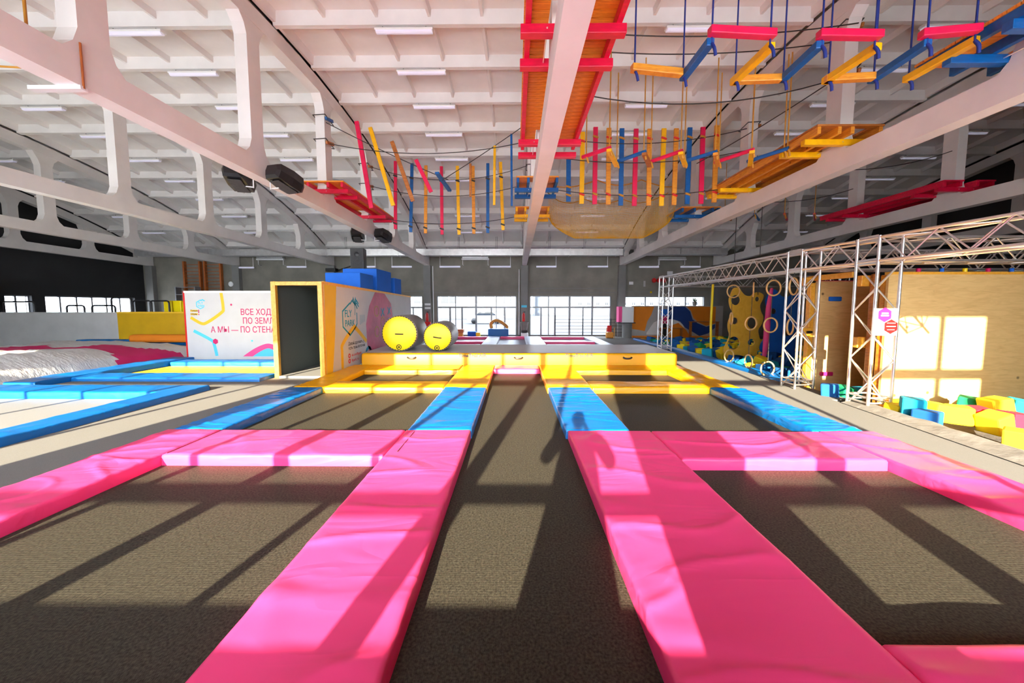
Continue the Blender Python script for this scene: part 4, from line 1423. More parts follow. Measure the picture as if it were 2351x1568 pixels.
ZB = [((1450, 156), (1565, 168), 'orange', 0), ((1632, 95), (1567, 180), 'bluepaint', .0), ((1628, 90), (1778, 98), 'pinkpaint', .1), ((1772, 104), (1682, 190), 'yellowpaint', .0),
      ((1684, 184), (1797, 180), 'orange', 0), ((1884, 101), (1794, 184), 'bluepaint', .0), ((1878, 98), (2022, 100), 'pinkpaint', .1), ((2018, 105), (1892, 188), 'yellowpaint', .0),
      ((1893, 182), (2008, 176), 'orange', 0), ((2132, 97), (1998, 186), 'bluepaint', .0), ((2112, 98), (2248, 86), 'pinkpaint', .1), ((2245, 90), (2078, 184), 'yellowpaint', .0)]
G = 'near zigzag timbers on blue ropes'
for k, (a, b, m, dz) in enumerate(ZB):
    p, q = zp(*a, Z1), zp(*b, Z1)
    up = Vector((0, 0, dz))
    MB().bar(p + up, q + up, .10, .095, bev=.01).build('step_timber', m, None, '%s timber from the left of the near zigzag steps, %s' % (ORD[k], CN[m]), 'timber', G)
k = 0
for px, py in ((1457, 158), (1568, 172), (1634, 96), (1768, 100), (1688, 182), (1798, 180), (1886, 102), (2008, 104), (1902, 182), (2006, 178), (2128, 98), (2238, 90), (2086, 180)):
    p = zp(px, py, Z1)
    rope_up((p.x, p.y, Z1 - .04), roof(p.y) + .02, 'bluerope', '%s dark blue rope carrying the near zigzag timbers' % ORD[k], 'blue ropes of the near zigzag')
    k += 1
Z2 = 5.2
G = 'rear zigzag bars on ochre ropes'
ZC = [((1337, 361), (1402, 339), 'pinkpaint', 0), ((1398, 336), (1416, 374), 'yellowpaint', 1), ((1411, 373), (1482, 348), 'bluepaint', 0), ((1479, 345), (1492, 374), 'brownwood', 1),
      ((1488, 373), (1567, 346), 'pinkpaint', 0), ((1563, 343), (1574, 374), 'yellowpaint', 1), ((1563, 373), (1646, 348), 'bluepaint', 0), ((1643, 345), (1649, 374), 'orange', 1),
      ((1641, 373), (1731, 343), 'pinkpaint', 0), ((1727, 340), (1722, 372), 'yellowpaint', 1), ((1716, 371), (1811, 340), 'bluepaint', 0)]
for k, (a, b, m, sq) in enumerate(ZC):
    p, q = zp(*a, Z2), zp(*b, Z2)
    mb = MB()
    if sq:
        mb.bar(p - Vector((0, 0, .07)), q - Vector((0, 0, .07)), .10, .06, bev=.008)
    else:
        mb.tube([p, q], .042, 10)
    mb.build('zigzag_bar', m, None, '%s bar from the left of the rear zigzag, %s' % (ORD[k], CN[m]), 'timber', G)
k = 0
for px, py in ((1346, 358), (1399, 340), (1416, 370), (1478, 349), (1494, 370), (1563, 347), (1571, 370), (1642, 349), (1650, 370), (1726, 344), (1724, 369), (1800, 344), (1808, 341)):
    p = zp(px, py, Z2)
    rope_up((p.x, p.y, Z2 - .03), 7.12, 'yellowrope', '%s ochre rope carrying the rear zigzag bars' % ORD[k], 'ochre ropes of the rear zigzag', .013)
    k += 1

# yellow net bridge slung between the middle truss and the right truss
nb = root('net_bridge', (3.5, 13.8, 4.5), 'yellow hammock net slung between the middle and right trusses', 'net')
NU, NV = 84, 66


def netp(u, v):
    """u along the bridge 0..1, v around the U from the near rim to the far rim"""
    e = min(1., min(u, 1 - u) * 4.5) ** .6
    x = 1.25 + 4.5 * u
    a = pi * v
    w_ = .35 + .75 * e
    top = 6.15 + .55 * sin(pi * u) * 0 - .18 * abs(sin(3 * pi * u))
    bot = 5.15 - .72 * e
    y = 13.75 - w_ * cos(a)
    s = sin(a) ** .55
    z = top * (1 - s) + bot * s
    return Vector((x, y, z))


grid = [[netp(i / NU, j / NV) for j in range(NV + 1)] for i in range(NU + 1)]
vs, fs = [], []


def strand(pts, r=.0036):
    global vs, fs
    for i, p in enumerate(pts):
        a = pts[max(i - 1, 0)]
        b = pts[min(i + 1, len(pts) - 1)]
        t = (b - a).normalized()
        x = t.orthogonal().normalized()
        y = t.cross(x)
        k0 = len(vs)
        for k in range(3):
            an = 2 * pi * k / 3
            vs.append(p + (x * cos(an) + y * sin(an)) * r)
        if i:
            for k in range(3):
                fs.append((k0 - 3 + k, k0 - 3 + (k + 1) % 3, k0 + (k + 1) % 3, k0 + k))


for i in range(NU + 1):
    strand(grid[i][::2])
for j in range(NV + 1):
    strand([grid[i][j] for i in range(0, NU + 1, 2)])
mb = MB()
mb.v, mb.f, mb.m, mb.smooth = vs, fs, [0] * len(fs), [False] * len(fs)
mb.build('netting', 'net', nb, kind='stuff')
for j in (0, NV):
    MB().tube([grid[i][j] for i in range(0, NU + 1, 4)], .02, 6).build('rim_rope', 'yellowrope', nb)
for u, xx in ((0, 1.215), (NU, 5.742)):
    for j in (0, NV // 2, NV):
        p = grid[u][j]
        MB().tube([p, (xx, p.y, p.z + .02)], .014, 5).build('tether', 'cable', nb)

# dim zigzag on the far right, behind the orange platform
for k in range(4):
    xa = 7.4 + k * 1.05
    p, q = Vector((xa, 13.2, 5.15)), Vector((xa + .75, 14.1, 5.15))
    MB().tube([p, q], .04, 8).build('zigzag_bar', ('brownwood', 'bluepaint', 'redpaint', 'redpaint')[k], None, '%s dim bar between the orange and the far right platforms' % ORD[k], 'timber', 'dim bars on the far right')
    rope_up((p.x, p.y, 5.12), 6.9, 'yellowrope', '%s dim ochre rope right of the orange platform' % ORD[k], 'dim ropes on the right')


# ================================================================== OBSTACLE RIG OF ALUMINIUM TRUSS (right)
S_ = .42


def box_truss(t, p, q, u, v, pitch=.42, r=.026, rb=.013, skip_ends=.02):
    """four chords from p to q (p = corner line), offsets u and v give the other corners; zigzag braces on each face"""
    p, q, u, v = Vector(p), Vector(q), Vector(u), Vector(v)
    cor = [Vector(), u, u + v, v]
    for c_ in cor:
        rod('chord', p + c_, q + c_, r, 'alu', t, 10)
    d = q - p
    n = max(2, int(round(d.length / pitch)))
    for f in range(4):
        a, b = cor[f], cor[(f + 1) % 4]
        for k in range(n):
            t0, t1 = k / n, (k + 1) / n
            s, e = (a, b) if (k + f) % 2 else (b, a)
            rod('brace', p + d * t0 + s, p + d * t1 + e, rb, 'alu', t, 6)


TW = [(6.2, 15.4), (6.42, 8.3), (6.55, 6.70)]
TL = ['aluminium truss tower farthest away, by the foam pit', 'middle aluminium truss tower, left of the plywood wall', 'nearest aluminium truss tower, carrying a red and white sign']
ZB0, ZB1 = 2.72, 3.14
for (x, y), lab in zip(TW, TL):
    t = root('truss_tower', (x + S_ / 2, y + S_ / 2, 0), lab, 'truss tower', 'aluminium truss towers')
    box_truss(t, (x, y, .0), (x, y, ZB0 - .03), (S_, 0, 0), (0, S_, 0))
    for c_ in ((0, 0), (S_, 0), (S_, S_), (0, S_)):
        rod('chord', (x + c_[0], y + c_[1], ZB0 - .03), (x + c_[0], y + c_[1], ZB1 + .03), .026, 'alu', t, 10)
    for z in (.10, .20, ZB0, ZB1):
        for a, b in (((0, 0), (S_, 0)), ((S_, 0), (S_, S_)), ((S_, S_), (0, S_)), ((0, S_), (0, 0))):
            rod('base_rail', (x + a[0], y + a[1], z), (x + b[0], y + b[1], z), .018, 'alu', t, 6)
    for z in (ZB0, ZB1):
        MB().bx(x - .01, x + .01, y + .03, y + S_ - .03, z - .05, z + .05).build('corner_plate', 'alu', t)
BEAMS = [((6.2, 15.4), (6.42, 8.72), 'long aluminium beam from the far tower to the middle tower'), ((6.42, 8.3), (6.55, 7.12), 'short aluminium beam between the two near towers'),
         ((6.55, 6.70), (6.95, 3.0), 'aluminium beam from the near tower to the right edge of view')]
for a, b, lab in BEAMS:
    t = root('truss_beam', ((a[0] + b[0]) / 2, (a[1] + b[1]) / 2, ZB0), lab, 'truss beam', 'aluminium truss beams')
    box_truss(t, (a[0], a[1] - .03, ZB0), (b[0], b[1] + .03, ZB0), (S_, 0, 0), (0, 0, ZB1 - ZB0), .40)
for x0, x1, y, lab in ((6.99, 13.5, 6.70, 'aluminium cross beam running right from the near tower'), (6.86, 13.5, 8.3, 'aluminium cross beam running right from the middle tower'),
                       (6.64, 13.5, 15.4, 'aluminium cross beam over the foam pit, running right from the far tower')):
    t = root('truss_beam', ((x0 + x1) / 2, y + .2, ZB0), lab, 'truss beam', 'aluminium truss beams')
    box_truss(t, (x0, y, ZB0), (x1, y, ZB0), (0, S_, 0), (0, 0, ZB1 - ZB0), .40)
for y in (6.7, 8.3, 15.4):
    t = root('truss_tower', (13.7, y + .2, -.24), 'aluminium truss tower on the right side of the pit, %s' % {6.7: 'outside the view', 8.3: 'behind the plywood wall', 15.4: 'far back in the dark'}[y], 'truss tower', 'aluminium truss towers')
    box_truss(t, (13.5, y, -.24), (13.5, y, ZB1), (S_, 0, 0), (0, S_, 0))

# sign on the near tower
sg = root('sign_plate', (6.76, 6.66, 1.36), 'white sign plate with two red hexagons on the near truss tower', 'sign')
MB().bx(6.50, 6.93, 6.652, 6.666, 1.37, 1.86).build('plate', 'white', sg)
for cx, cz, m_ in ((6.69, 1.745, 'crimson'), (6.815, 1.53, 'red')):
    MB().prism([(cx + .135 * sin(k * pi / 3), cz + .135 * cos(k * pi / 3)) for k in range(6)], (0, 6.652, 0), (1, 0, 0), (0, 0, 1), (0, -.003, 0)).build('print_hexagon', m_, sg)
for z, wd in ((1.59, .15), (1.53, .17), (1.47, .13)):
    MB().bx(6.815 - wd / 2, 6.815 + wd / 2, 6.646, 6.649, z, z + .009).build('print_line', 'white', sg)
for z, wd in ((1.76, .12), (1.72, .14)):
    MB().bx(6.69 - wd / 2, 6.69 + wd / 2, 6.646, 6.649, z, z + .022).build('print_line', 'white', sg)
for z in (1.6, 1.56, 1.52):
    MB().bx(6.52, 6.63, 6.649, 6.6515, z, z + .01).build('print_line', 'greypanel', sg)

# plywood walls
pw = root('plywood_wall', (9, 7.3, -.24), 'large plywood wall lit by the window pattern, at the right edge', 'wall panel')
MB().bx(7.32, 10.9, 7.25, 7.30, -.24, 2.52).build('sheet', 'ply', pw)
MB().bx(7.32, 10.9, 7.24, 7.34, 2.52, 2.57).build('top_rail', 'frame', pw)
MB().bx(7.33, 7.44, 7.31, 7.43, -.24, 2.52, bev=.02).build('stud', 'orange', pw)
MB().bx(7.13, 7.24, 7.33, 7.45, -.24, 2.55, bev=.04).build('edge_post', 'brownwood', pw)
for k, z in enumerate((2.3, 1.05)):
    MB().bx(6.99, 7.32, 7.46, 7.56, z, z + .22, bev=.012).build('cross_rail', 'frame', pw)
for k in range(7):
    MB().tube([(7.9 + k * .45, 7.27, 2.57), (7.9 + k * .45, 7.27, 2.64)], .035, 8).build('bolt_head', ('crimson', 'bluefoam', 'capyellow')[k % 3], pw)
pw2 = root('plywood_wall', (8.2, 8.9, -.24), 'narrow plywood panel with blue and red holds between the towers', 'wall panel')
MB().bx(7.24, 9.4, 8.88, 8.93, -.24, 2.5).build('sheet', 'ply', pw2)
MB().bx(7.24, 9.4, 8.94, 9.04, 2.36, 2.52, bev=.01).build('top_rail', 'redpaint', pw2)
MB().bx(7.10, 7.22, 8.86, 8.98, -.24, 2.62, bev=.01).build('edge_post', 'frame', pw2)
MB().bx(7.05, 7.12, 7.75, 8.86, 2.50, 2.62, bev=.01).build('link_rail', 'frame', pw2)
MB().bx(7.55, 7.85, 8.84, 8.885, 2.02, 2.13, bev=.02).build('climbing_hold', 'bluefoam', pw2)
MB().bx(7.45, 7.76, 8.84, 8.885, .20, .30, bev=.02).build('climbing_hold', 'crimson', pw2)
for z in (2.38, 1.18):
    b_ = MB().bx(6.86, 7.10, 8.76, 8.86, z, z + .2, bev=.012).build('bracket_block', 'frame', pw2)
    MB().tube([(6.98, 8.75, z + .1), (7.1, 8.75, z + .1)], .03, 8).build('clamp', 'black', b_)

# rings hanging from the long beam
k = 0


def ring(x, y, z, r, yaw, label, group='wooden rings on the rig', rope=None):
    t = root('gym_ring', (x, y, z - r), label, 'ring', group)
    ax, up = Vector((cos(yaw), sin(yaw), 0)), Vector((0, 0, 1))
    MB().tube([Vector((x, y, z)) + ax * r * cos(2 * pi * i / 32) + up * r * sin(2 * pi * i / 32) for i in range(32)], .021, 8, closed=True).build('ring', 'ring', t)
    if rope:
        MB().tube([(x, y, z + r), (x, y, rope)], .009, 6).build('rope', 'cable', t)
    return t


RG = [(1677, 11.9), (1722, 10.7), (1767, 9.7), (1812, 8.95)]
for i, (px, y) in enumerate(RG):
    x = (px - 1183) / 835 * y * 1.0 + .02
    ring(x, y, 2.38, .2, (.0, 1.0, .1, .5)[i], '%s upper wooden ring from the left, under the long beam' % ORD[i], rope=ZB0)
    ring(x - .03, y, 1.40 + (.1 if i == 0 else 0), .19, (1.25, .2, .1, .6)[i], '%s middle wooden ring from the left, on the rope' % ORD[i], rope=2.17)
    if i != 3:
        ring(x - .05, y, .28 - (.05 if i == 2 else 0), .19, (.3, 1.5, .1, .6)[i], '%s lowest wooden ring from the left, above the pit' % ORD[i], rope=1.33 if i == 0 else 1.22)

# wavy climbing board with holes
HB_ = [(-.62, -1.25), (-.3, -1.18), (-.05, -1.2), (.16, -1.28), (.34, -1.42), (.5, -1.48), (.62, -1.38), (.6, -1.12), (.64, -.9), (.74, -.72), (.66, -.5), (.60, -.22), (.74, .02), (.78, .28),
       (.68, .48), (.62, .72), (.72, .95), (.74, 1.12), (.55, 1.22), (.36, 1.18), (.24, 1.08), (.02, 1.10), (-.12, 1.22), (-.26, 1.38), (-.46, 1.36), (-.56, 1.14), (-.62, .92), (-.56, .66),
       (-.48, .48), (-.55, .28), (-.62, .02), (-.6, -.2), (-.54, -.42), (-.62, -.66), (-.72, -.88), (-.74, -1.08)]
HOLES_ = [(-.36, .92, .19), (.50, .96, .095), (-.36, .13, .13), (.36, .05, .22), (-.36, -.72, .25), (.34, -.7, .14), (.34, -1.26, .09)]


def holed_board(name, outline, holes, c, thick, m, label, ax=(1, 0, 0), cat='climbing board', sc=1.):
    pts = [tuple(p) for p in smooth_pts(outline + [outline[0]], 3)][:-1]
    bm = bmesh.new()
    ed = []

    def loop(ps):
        vs_ = [bm.verts.new((u * sc, v * sc, 0)) for u, v in ps]
        for i in range(len(vs_)):
            ed.append(bm.edges.new((vs_[i], vs_[(i + 1) % len(vs_)])))
    loop(pts)
    for hx, hy, hr in holes:
        loop([(hx + hr * cos(2 * pi * i / 18), hy + hr * sin(2 * pi * i / 18)) for i in range(18)])
    bmesh.ops.triangle_fill(bm, use_beauty=True, use_dissolve=False, edges=ed)
    ret = bmesh.ops.extrude_face_region(bm, geom=bm.faces[:])
    bmesh.ops.translate(bm, vec=(0, 0, thick), verts=[e for e in ret['geom'] if isinstance(e, bmesh.types.BMVert)])
    bmesh.ops.recalc_face_normals(bm, faces=bm.faces[:])
    bm.verts.index_update()
    X = Vector(ax).normalized()
    Zv = Vector((0, 0, 1))
    Yv = Zv.cross(X)
    mb = MB()
    c = Vector(c)
    mb.add([c + X * v.co.x + Zv * v.co.y + Yv * v.co.z for v in bm.verts], [tuple(v.index for v in f.verts) for f in bm.faces])
    bm.free()
    return mb.build(name, m, None, label, cat)


holed_board('climbing_board', HB_, HOLES_, (8.13, 13.0, 1.26), .05, 'holdwood', 'ochre wavy climbing board with round holes hanging over the foam pit', (1, .08, 0), sc=.93)
holed_board('climbing_board', HB_, [(-.3, .5, .12), (.3, -.4, .12)], (9.25, 12.75, 1.30), .05, 'bluefoam', 'cobalt blue wavy climbing board half hidden behind the middle tower', (1, -.1, 0), sc=.85)
for (x, y, z), lab in (((7.72, 13.0, 2.45), 'left rope of the ochre climbing board'), ((8.6, 13.0, 2.3), 'right rope of the ochre climbing board')):
    MB().tube([(x, y + .03, z), (x, y + .03, 6.5)], .012, 6).build('rope', 'cable', None, lab, 'rope')
MB().tube([(7.72, 14.3, -.2), (7.66, 14.3, 1.2), (7.68, 14.3, 2.75)], .045, 10).build('pole', 'capyellow', None, 'slim yellow padded pole hanging over the foam pit', 'pole')
MB().tube(smooth_pts([(8.35, 12.2, .05), (8.4, 12.2, .8), (8.42, 12.2, 1.8), (8.5, 12.2, 2.5)], 4), [.05, .06, .07, .08, .09, .09, .09, .08, .08, .07, .06, .05, .04], 8).build('hanging_cloth', 'prink', None, 'pink cloth strip hanging beside the rings', 'cloth')

# ---- foam pit
pad('pit_pad', 6.68, 7.04, 9.1, 20.6, 'blue', 'long blue pad along the edge of the foam pit', z0=0, z1=.1, group='foam pit padding', amp=.008, freq=1.6, res=.09)
pad('pit_pad', 7.05, 11.5, 20.25, 20.6, 'yellow', 'orange yellow pad at the far end of the foam pit', z0=-.24, z1=.1, group='foam pit padding', along='X', res=.1)
CUBE = {}
for c_ in ('cubeyellow', 'cubeblue', 'cubeteal', 'cubegreen', 'cubered'):
    CUBE[c_] = MB().box((0, 0, 0), (.34, .34, .34), bev=.028).mesh(c_, Vector())
CW = {'cubeyellow': 'yellow', 'cubeblue': 'navy blue', 'cubeteal': 'teal', 'cubegreen': 'green', 'cubered': 'red'}
NUM = ORD + ['nineteenth', 'twentieth', 'twenty-first', 'twenty-second', 'twenty-third', 'twenty-fourth']
rng = random.Random(11)


def qrand():
    return Quaternion((rng.uniform(-1, 1), rng.uniform(-1, 1), rng.uniform(-.3, .3)), rng.uniform(-.6, .6)) @ Quaternion((0, 0, 1), rng.uniform(0, 1.5))


row = 0
y = 9.55
while y < 20.1:
    x = 7.35
    col_ = 0
    xmax = 8.3 + (y - 9.3) * .62
    while x < min(xmax, 13.2):
        c_ = rng.choices(['cubeyellow', 'cubeblue', 'cubeteal', 'cubegreen', 'cubered', 'cubeblue'], [32, 28, 16, 8, 5, 14])[0]
        z = -.02 + rng.uniform(-.03, .15)
        if abs(y - 13.0) < .35 and x < 9.1:
            x += .55
            continue
        o = link('foam_cube', CUBE[c_], None, (x + rng.uniform(-.04, .04), y + rng.uniform(-.04, .04), z), qrand())
        tag(o, '%s foam cube, %s from the pad, %s row of large pit' % (CW[c_], NUM[col_], NUM[row]), 'foam cube', 'foam cubes in the large pit')
        col_ += 1
        x += .55
    y += .54
    row += 1
NC = [((2095, 933), 'cubeteal', .16, 'teal foam cube at the foot of the plywood wall, left end'), ((2150, 945), 'cubeyellow', .10, 'yellow foam cube right of the left teal cube'),
      ((2128, 962), 'cubeblue', .02, 'flat blue foam cube at the carpet edge'), ((2200, 952), 'cubeyellow', .08, 'pale yellow foam cube in the middle of the near heap'),
      ((2243, 955), 'cubered', .06, 'red foam cube beside the pale yellow cube'), ((2226, 930), 'cubegreen', .08, 'sea green foam cube behind the near heap'),
      ((2286, 933), 'cubeyellow', .16, 'tall yellow foam cube against the plywood wall'), ((2283, 970), 'cubeyellow', .05, 'yellow foam cube at the front of the heap'),
      ((2328, 968), 'cubered', .05, 'red foam cube at the front right of the heap'), ((2345, 938), 'cubeteal', .14, 'teal foam cube at the right edge of the view'),
      ((2340, 1010), 'cubeyellow', -.05, 'yellow foam cube lowest at the right edge'), ((1905, 897), 'cubeblue', .10, 'blue foam cube under the narrow plywood panel'),
      ((1938, 902), 'cubegreen', .04, 'dark green foam cube between the two near towers'), ((1965, 905), 'cubeteal', .02, 'teal foam cube behind the near tower base'),
      ((2062, 948), 'cubeyellow', -.02, 'yellow foam cube right of the near tower base')]
NP = []
for (px, py), c_, z, lab in NC:
    p = zp(px, py, z)
    o = link('foam_cube', CUBE[c_], None, p, Quaternion((rng.uniform(-1, 1), rng.uniform(-1, 1), .2), rng.uniform(-.35, .35)) @ Quaternion((0, 0, 1), rng.uniform(0, 1.5)), (.88, .88, .88))
    NP.append(p)
    tag(o, lab, 'foam cube', 'near foam cubes')
for k, (x, y) in enumerate(((8.2, 6.6), (8.7, 6.2), (9.2, 6.7), (8.4, 5.7), (7.8, 5.4), (9.0, 5.4), (7.5, 6.9), (9.8, 6.6))):
    c_ = ['cubeblue', 'cubered', 'cubeyellow', 'cubeteal', 'cubegreen', 'cubeyellow', 'cubeyellow', 'cubeblue'][k]
    if any((Vector((x, y, -.06)) - q).length < .5 for q in NP):
        continue
    o = link('foam_cube', CUBE[c_], None, (x, y, -.06), qrand())
    tag(o, '%s foam cube low in the near pit, %s counted towards the viewer' % (CW[c_], ORD[k]), 'foam cube', 'cubes low in the near pit')
# rumpled cover over the near pit edge
mb = MB()
n1, n2 = 60, 14
vs = []
for i in range(n1 + 1):
    for j in range(n2 + 1):
        y = 3.2 + 3.9 * i / n1
        u = j / n2
        x = 6.40 - (7.0 - y) * .13 + .62 * u
        z = .012 + .05 * sin(pi * u) + .05 * max(0, noise.noise(Vector((x * 3, y * 2.2, 1)))) * sin(pi * u) ** .5 - .16 * max(0, u - .6)
        vs.append((x, y, z))
mb.add(vs, [(i * (n2 + 1) + j, i * (n2 + 1) + j + 1, (i + 1) * (n2 + 1) + j + 1, (i + 1) * (n2 + 1) + j) for i in range(n1) for j in range(n2)], 0, True)
mb.build('pit_cover', 'cover', None, 'rumpled grey cover sheet along the near pit edge', 'sheet')


# ================================================================== FAR END OF THE HALL
G4 = 'grey and pink padding of the far trampolines'
bed(-.92, .57, 17.2, 21.4, 'matblue', 'narrow dark bed in the middle of the far trampolines', group='far trampoline beds')
for k, (x0, x1, s) in enumerate(((-3.92, -1.65, 'left'), (1.5, 4.02, 'right'))):
    bed(x0, x1, 17.15, 18.35, 'matblue', 'front dark bed of the far trampolines, ' + s, group='far trampoline beds')
    bed(x0, x1, 18.85, 21.3, 'matblue', 'rear dark bed of the far trampolines, ' + s, group='far trampoline beds')
    pad('far_pad', x0, x1, 18.3, 18.9, 'pink', 'pink cross pad across the far trampolines, front, ' + s, group=G4, along='X', res=.12)
    pad('far_pad', x0, x1, 21.2, 21.7, 'pink', 'pink cross pad across the far trampolines, rear, ' + s, group=G4, along='X', res=.12)
    pad('far_pad', x0, x1, 16.8, 17.2, 'grey_vinyl', 'pale grey pad in front of the far trampolines, ' + s, group=G4, along='X', res=.12)
pad('far_pad', -1.63, -.9, 16.8, 21.8, 'grey_vinyl', 'pale grey pad left of the far middle bed', group=G4, res=.12)
pad('far_pad', .55, 1.48, 16.8, 21.8, 'grey_vinyl', 'pale grey pad right of the far middle bed', group=G4, res=.12)
pad('far_pad', -4.45, -3.94, 16.8, 21.8, 'grey_vinyl', 'pale grey outer pad of the far trampolines, left', group=G4, res=.12)
pad('far_pad', 4.04, 4.65, 16.8, 21.8, 'grey_vinyl', 'pale grey outer pad of the far trampolines, right', group=G4, res=.12)
pad('far_pad', -.88, .53, 21.3, 21.8, 'pink', 'pink pad closing the far middle bed', group=G4, along='X', res=.12)

t = root('soft_play_box', (-1.05, 22.2, 0), 'shiny blue padded box with an orange arch on top, far wall', 'soft play')
MB().bx(-1.65, -.42, 22.0, 22.6, 0, .52, bev=.04).build('box', 'blue', t)
MB().tube(smooth_pts([(-1.45, 22.3, .55), (-1.48, 22.3, .85), (-1.2, 22.3, 1.02), (-.9, 22.3, .95), (-.55, 22.3, .68), (-.55, 22.3, .56)], 5), .10, 10).build('arch', 'orange', t)
t = root('soft_play_box', (-2.6, 22.2, 0), 'low blue and yellow padded box by the far glass wall', 'soft play')
MB().bx(-2.9, -2.4, 22.0, 22.5, 0, .36, bev=.03).build('box', 'bluefoam', t)
MB().bx(-2.4, -2.15, 22.0, 22.5, 0, .30, bev=.03).build('end_block', 'capyellow', t)
t = root('crate', (-3.45, 22.2, 0), 'brown and orange crate behind the smaller roller', 'crate')
MB().bx(-3.75, -3.2, 22.0, 22.4, 0, .3, bev=.02).build('crate_box', 'orange', t)
MB().bx(-3.8, -3.15, 21.95, 22.45, .3, .5, bev=.02).build('lid', 'brownwood', t)


def extinguisher(x, z, label):
    t = root('fire_extinguisher', (x, YB - .4, z), label, 'extinguisher', 'fire extinguishers')
    MB().lathe([(0, 0), (.07, .0), (.085, .03), (.085, .42), (.06, .5), (.025, .53), (.025, .58), (0, .58)], (x, YB - .4, z), (0, 0, 1), 14).build('cylinder', 'red', t)
    MB().bx(x - .02, x + .10, YB - .42, YB - .38, z + .56, z + .62).build('valve_handle', 'black', t)


extinguisher(TX[3] + .0, .95, 'red fire extinguisher on the column behind the rollers')
extinguisher(TX[4] - .05, .95, 'red fire extinguisher on the middle column')
MB().bx(TX[3] - .18, TX[3] + .22, YB - .55, YB - .29, .55, .93, bev=.02).build('cabinet', 'red', None, 'red cabinet under the extinguisher behind the rollers', 'cabinet')
for k, (x, z, wd, ht, m_, lab) in enumerate(((TX[3] + .02, 1.95, .36, .13, 'white', 'upper white notice on the column behind the rollers'), (TX[3] + .02, 1.72, .36, .13, 'white', 'lower white notice on the column behind the rollers'),
                                            (TX[4] - .02, 1.82, .34, .14, 'skyblue', 'pale blue notice plate on the middle column'))):
    MB().bx(x - wd / 2, x + wd / 2, YB - .295, YB - .281, z, z + ht).build('notice', m_, None, lab, 'sign')
t = root('waste_bin', (.55, 22.3, 0), 'wire basket and bags by the middle column', 'bin')
MB().lathe([(.18, 0), (.28, .5)], (.55, 22.25, .45), (0, 0, 1), 14).build('basket', 'cover', t)
MB().bx(.36, .8, 22.1, 22.5, 0, .28, bev=.06).build('white_bag', 'white', t)
MB().bx(.38, .74, 22.12, 22.46, .285, .46, bev=.06).build('black_bag', 'brick', t)
rl = root('railing', (4.2, 22.1, 0), 'black steel railing in front of the right far windows', 'railing')
for x in (2.45, 4.15, 5.85):
    MB().tube([(x, 22.3, 0), (x, 22.3, 1.15 + .2 * (x < 3))], .028, 8).build('post', 'blacksteel', rl)
for z in (.3, .5, .7, .9, 1.1):
    rod('rail', (2.45, 22.3, z), (7.1, 22.3, z), .012, 'blacksteel', rl)
ct = root('counter', (6.65, 21.9, 0), 'white counter with a pink end, right of the far windows', 'counter')
MB().bx(6.15, 6.35, 21.7, 22.2, .95, 1.88).build('end_panel', 'prink', ct)
MB().bx(6.35, 7.05, 21.72, 22.2, .92, 1.86).build('front_panel', 'white', ct)
MB().lathe([(.28, 0), (.28, .9)], (6.75, 22.0, 0), (0, 0, 1), 18).build('drum', 'column', ct)
MB().bx(6.1, 7.15, 21.66, 22.24, .88, .93).build('counter_top', 'blacksteel', ct)
st = root('child_seat', (5.65, 21.75, 0), 'small orange seat with a red backrest by the railing', 'chair')
MB().bx(5.45, 5.85, 21.6, 21.95, .0, .35, bev=.04).build('seat', 'orange', st)
MB().bx(5.52, 5.8, 21.85, 21.95, .36, .75, bev=.04).build('backrest', 'red', st)
for x in (5.42, 5.88):
    MB().tube([(x, 21.58, 0), (x, 21.58, .62)], .018, 6).build('leg', 'frame', st)

# mural wall
mw = root('mural_wall', (9.7, 22.3, 0), 'low wall painted with orange, navy and grey waves', 'wall panel')
MX0, MX1, MZ = 7.12, 12.6, 1.92
MB().bx(MX0, MX1, 22.2, 22.4, 0, MZ).build('panel', 'muralgrey', mw)


def mur(px, py):
    return ((px - 1183) / 835 * 22.2, 1.9 + (703 - py) / 835 * 22.2)


def mural(pts, m_, lift, sm=True):
    q = [mur(*p) for p in pts]
    q = [(min(max(a, MX0), MX1), min(max(b, .02), MZ)) for a, b in q]
    MB().prism(q, (0, 22.2 - lift, 0), (1, 0, 0), (0, 0, 1), (0, -.003, 0)).build('painted_shape', m_, mw)


mural([(1446, 704), (1500, 704), (1494, 722), (1485, 738), (1480, 760), (1465, 757), (1446, 755)], 'muralorange', .0)
mural([(1484, 764), (1500, 740), (1515, 733), (1550, 733), (1567, 745), (1575, 768), (1484, 768)], 'muralwhite', .0)
mural([(1536, 748), (1556, 741), (1575, 758), (1584, 772), (1530, 772)], 'muralorange', .004)
mural([(1530, 704), (1570, 704), (1582, 715), (1588, 733), (1600, 742), (1620, 750), (1640, 744), (1640, 752), (1625, 765), (1605, 771), (1590, 762), (1572, 752), (1560, 738), (1540, 732), (1530, 734)], 'muralblue', .008)
mural([(1574, 704), (1640, 704), (1640, 742), (1620, 748), (1602, 740), (1590, 730), (1584, 714)], 'muralorange', .004)
MB().bx(MX0, MX1, 22.14, 22.2, 0, .10).build('plinth', 'muralorange', mw)
for k, (a, b, z) in enumerate(((8.6, 9.9, .62), (10.35, 12.0, 1.0))):
    t = root('bench', ((a + b) / 2, 21.6, 0), ('low brown bench in front of the mural wall', 'taller brown bench in front of the mural wall')[k], 'bench')
    MB().bx(a, b, 21.45, 21.8, z - .04, z).build('seat', 'brownwood', t)
    for x in (a + .04, b - .04):
        MB().bx(x - .025, x + .025, 21.5, 21.75, 0, z - .04).build('leg', 'brownwood', t)
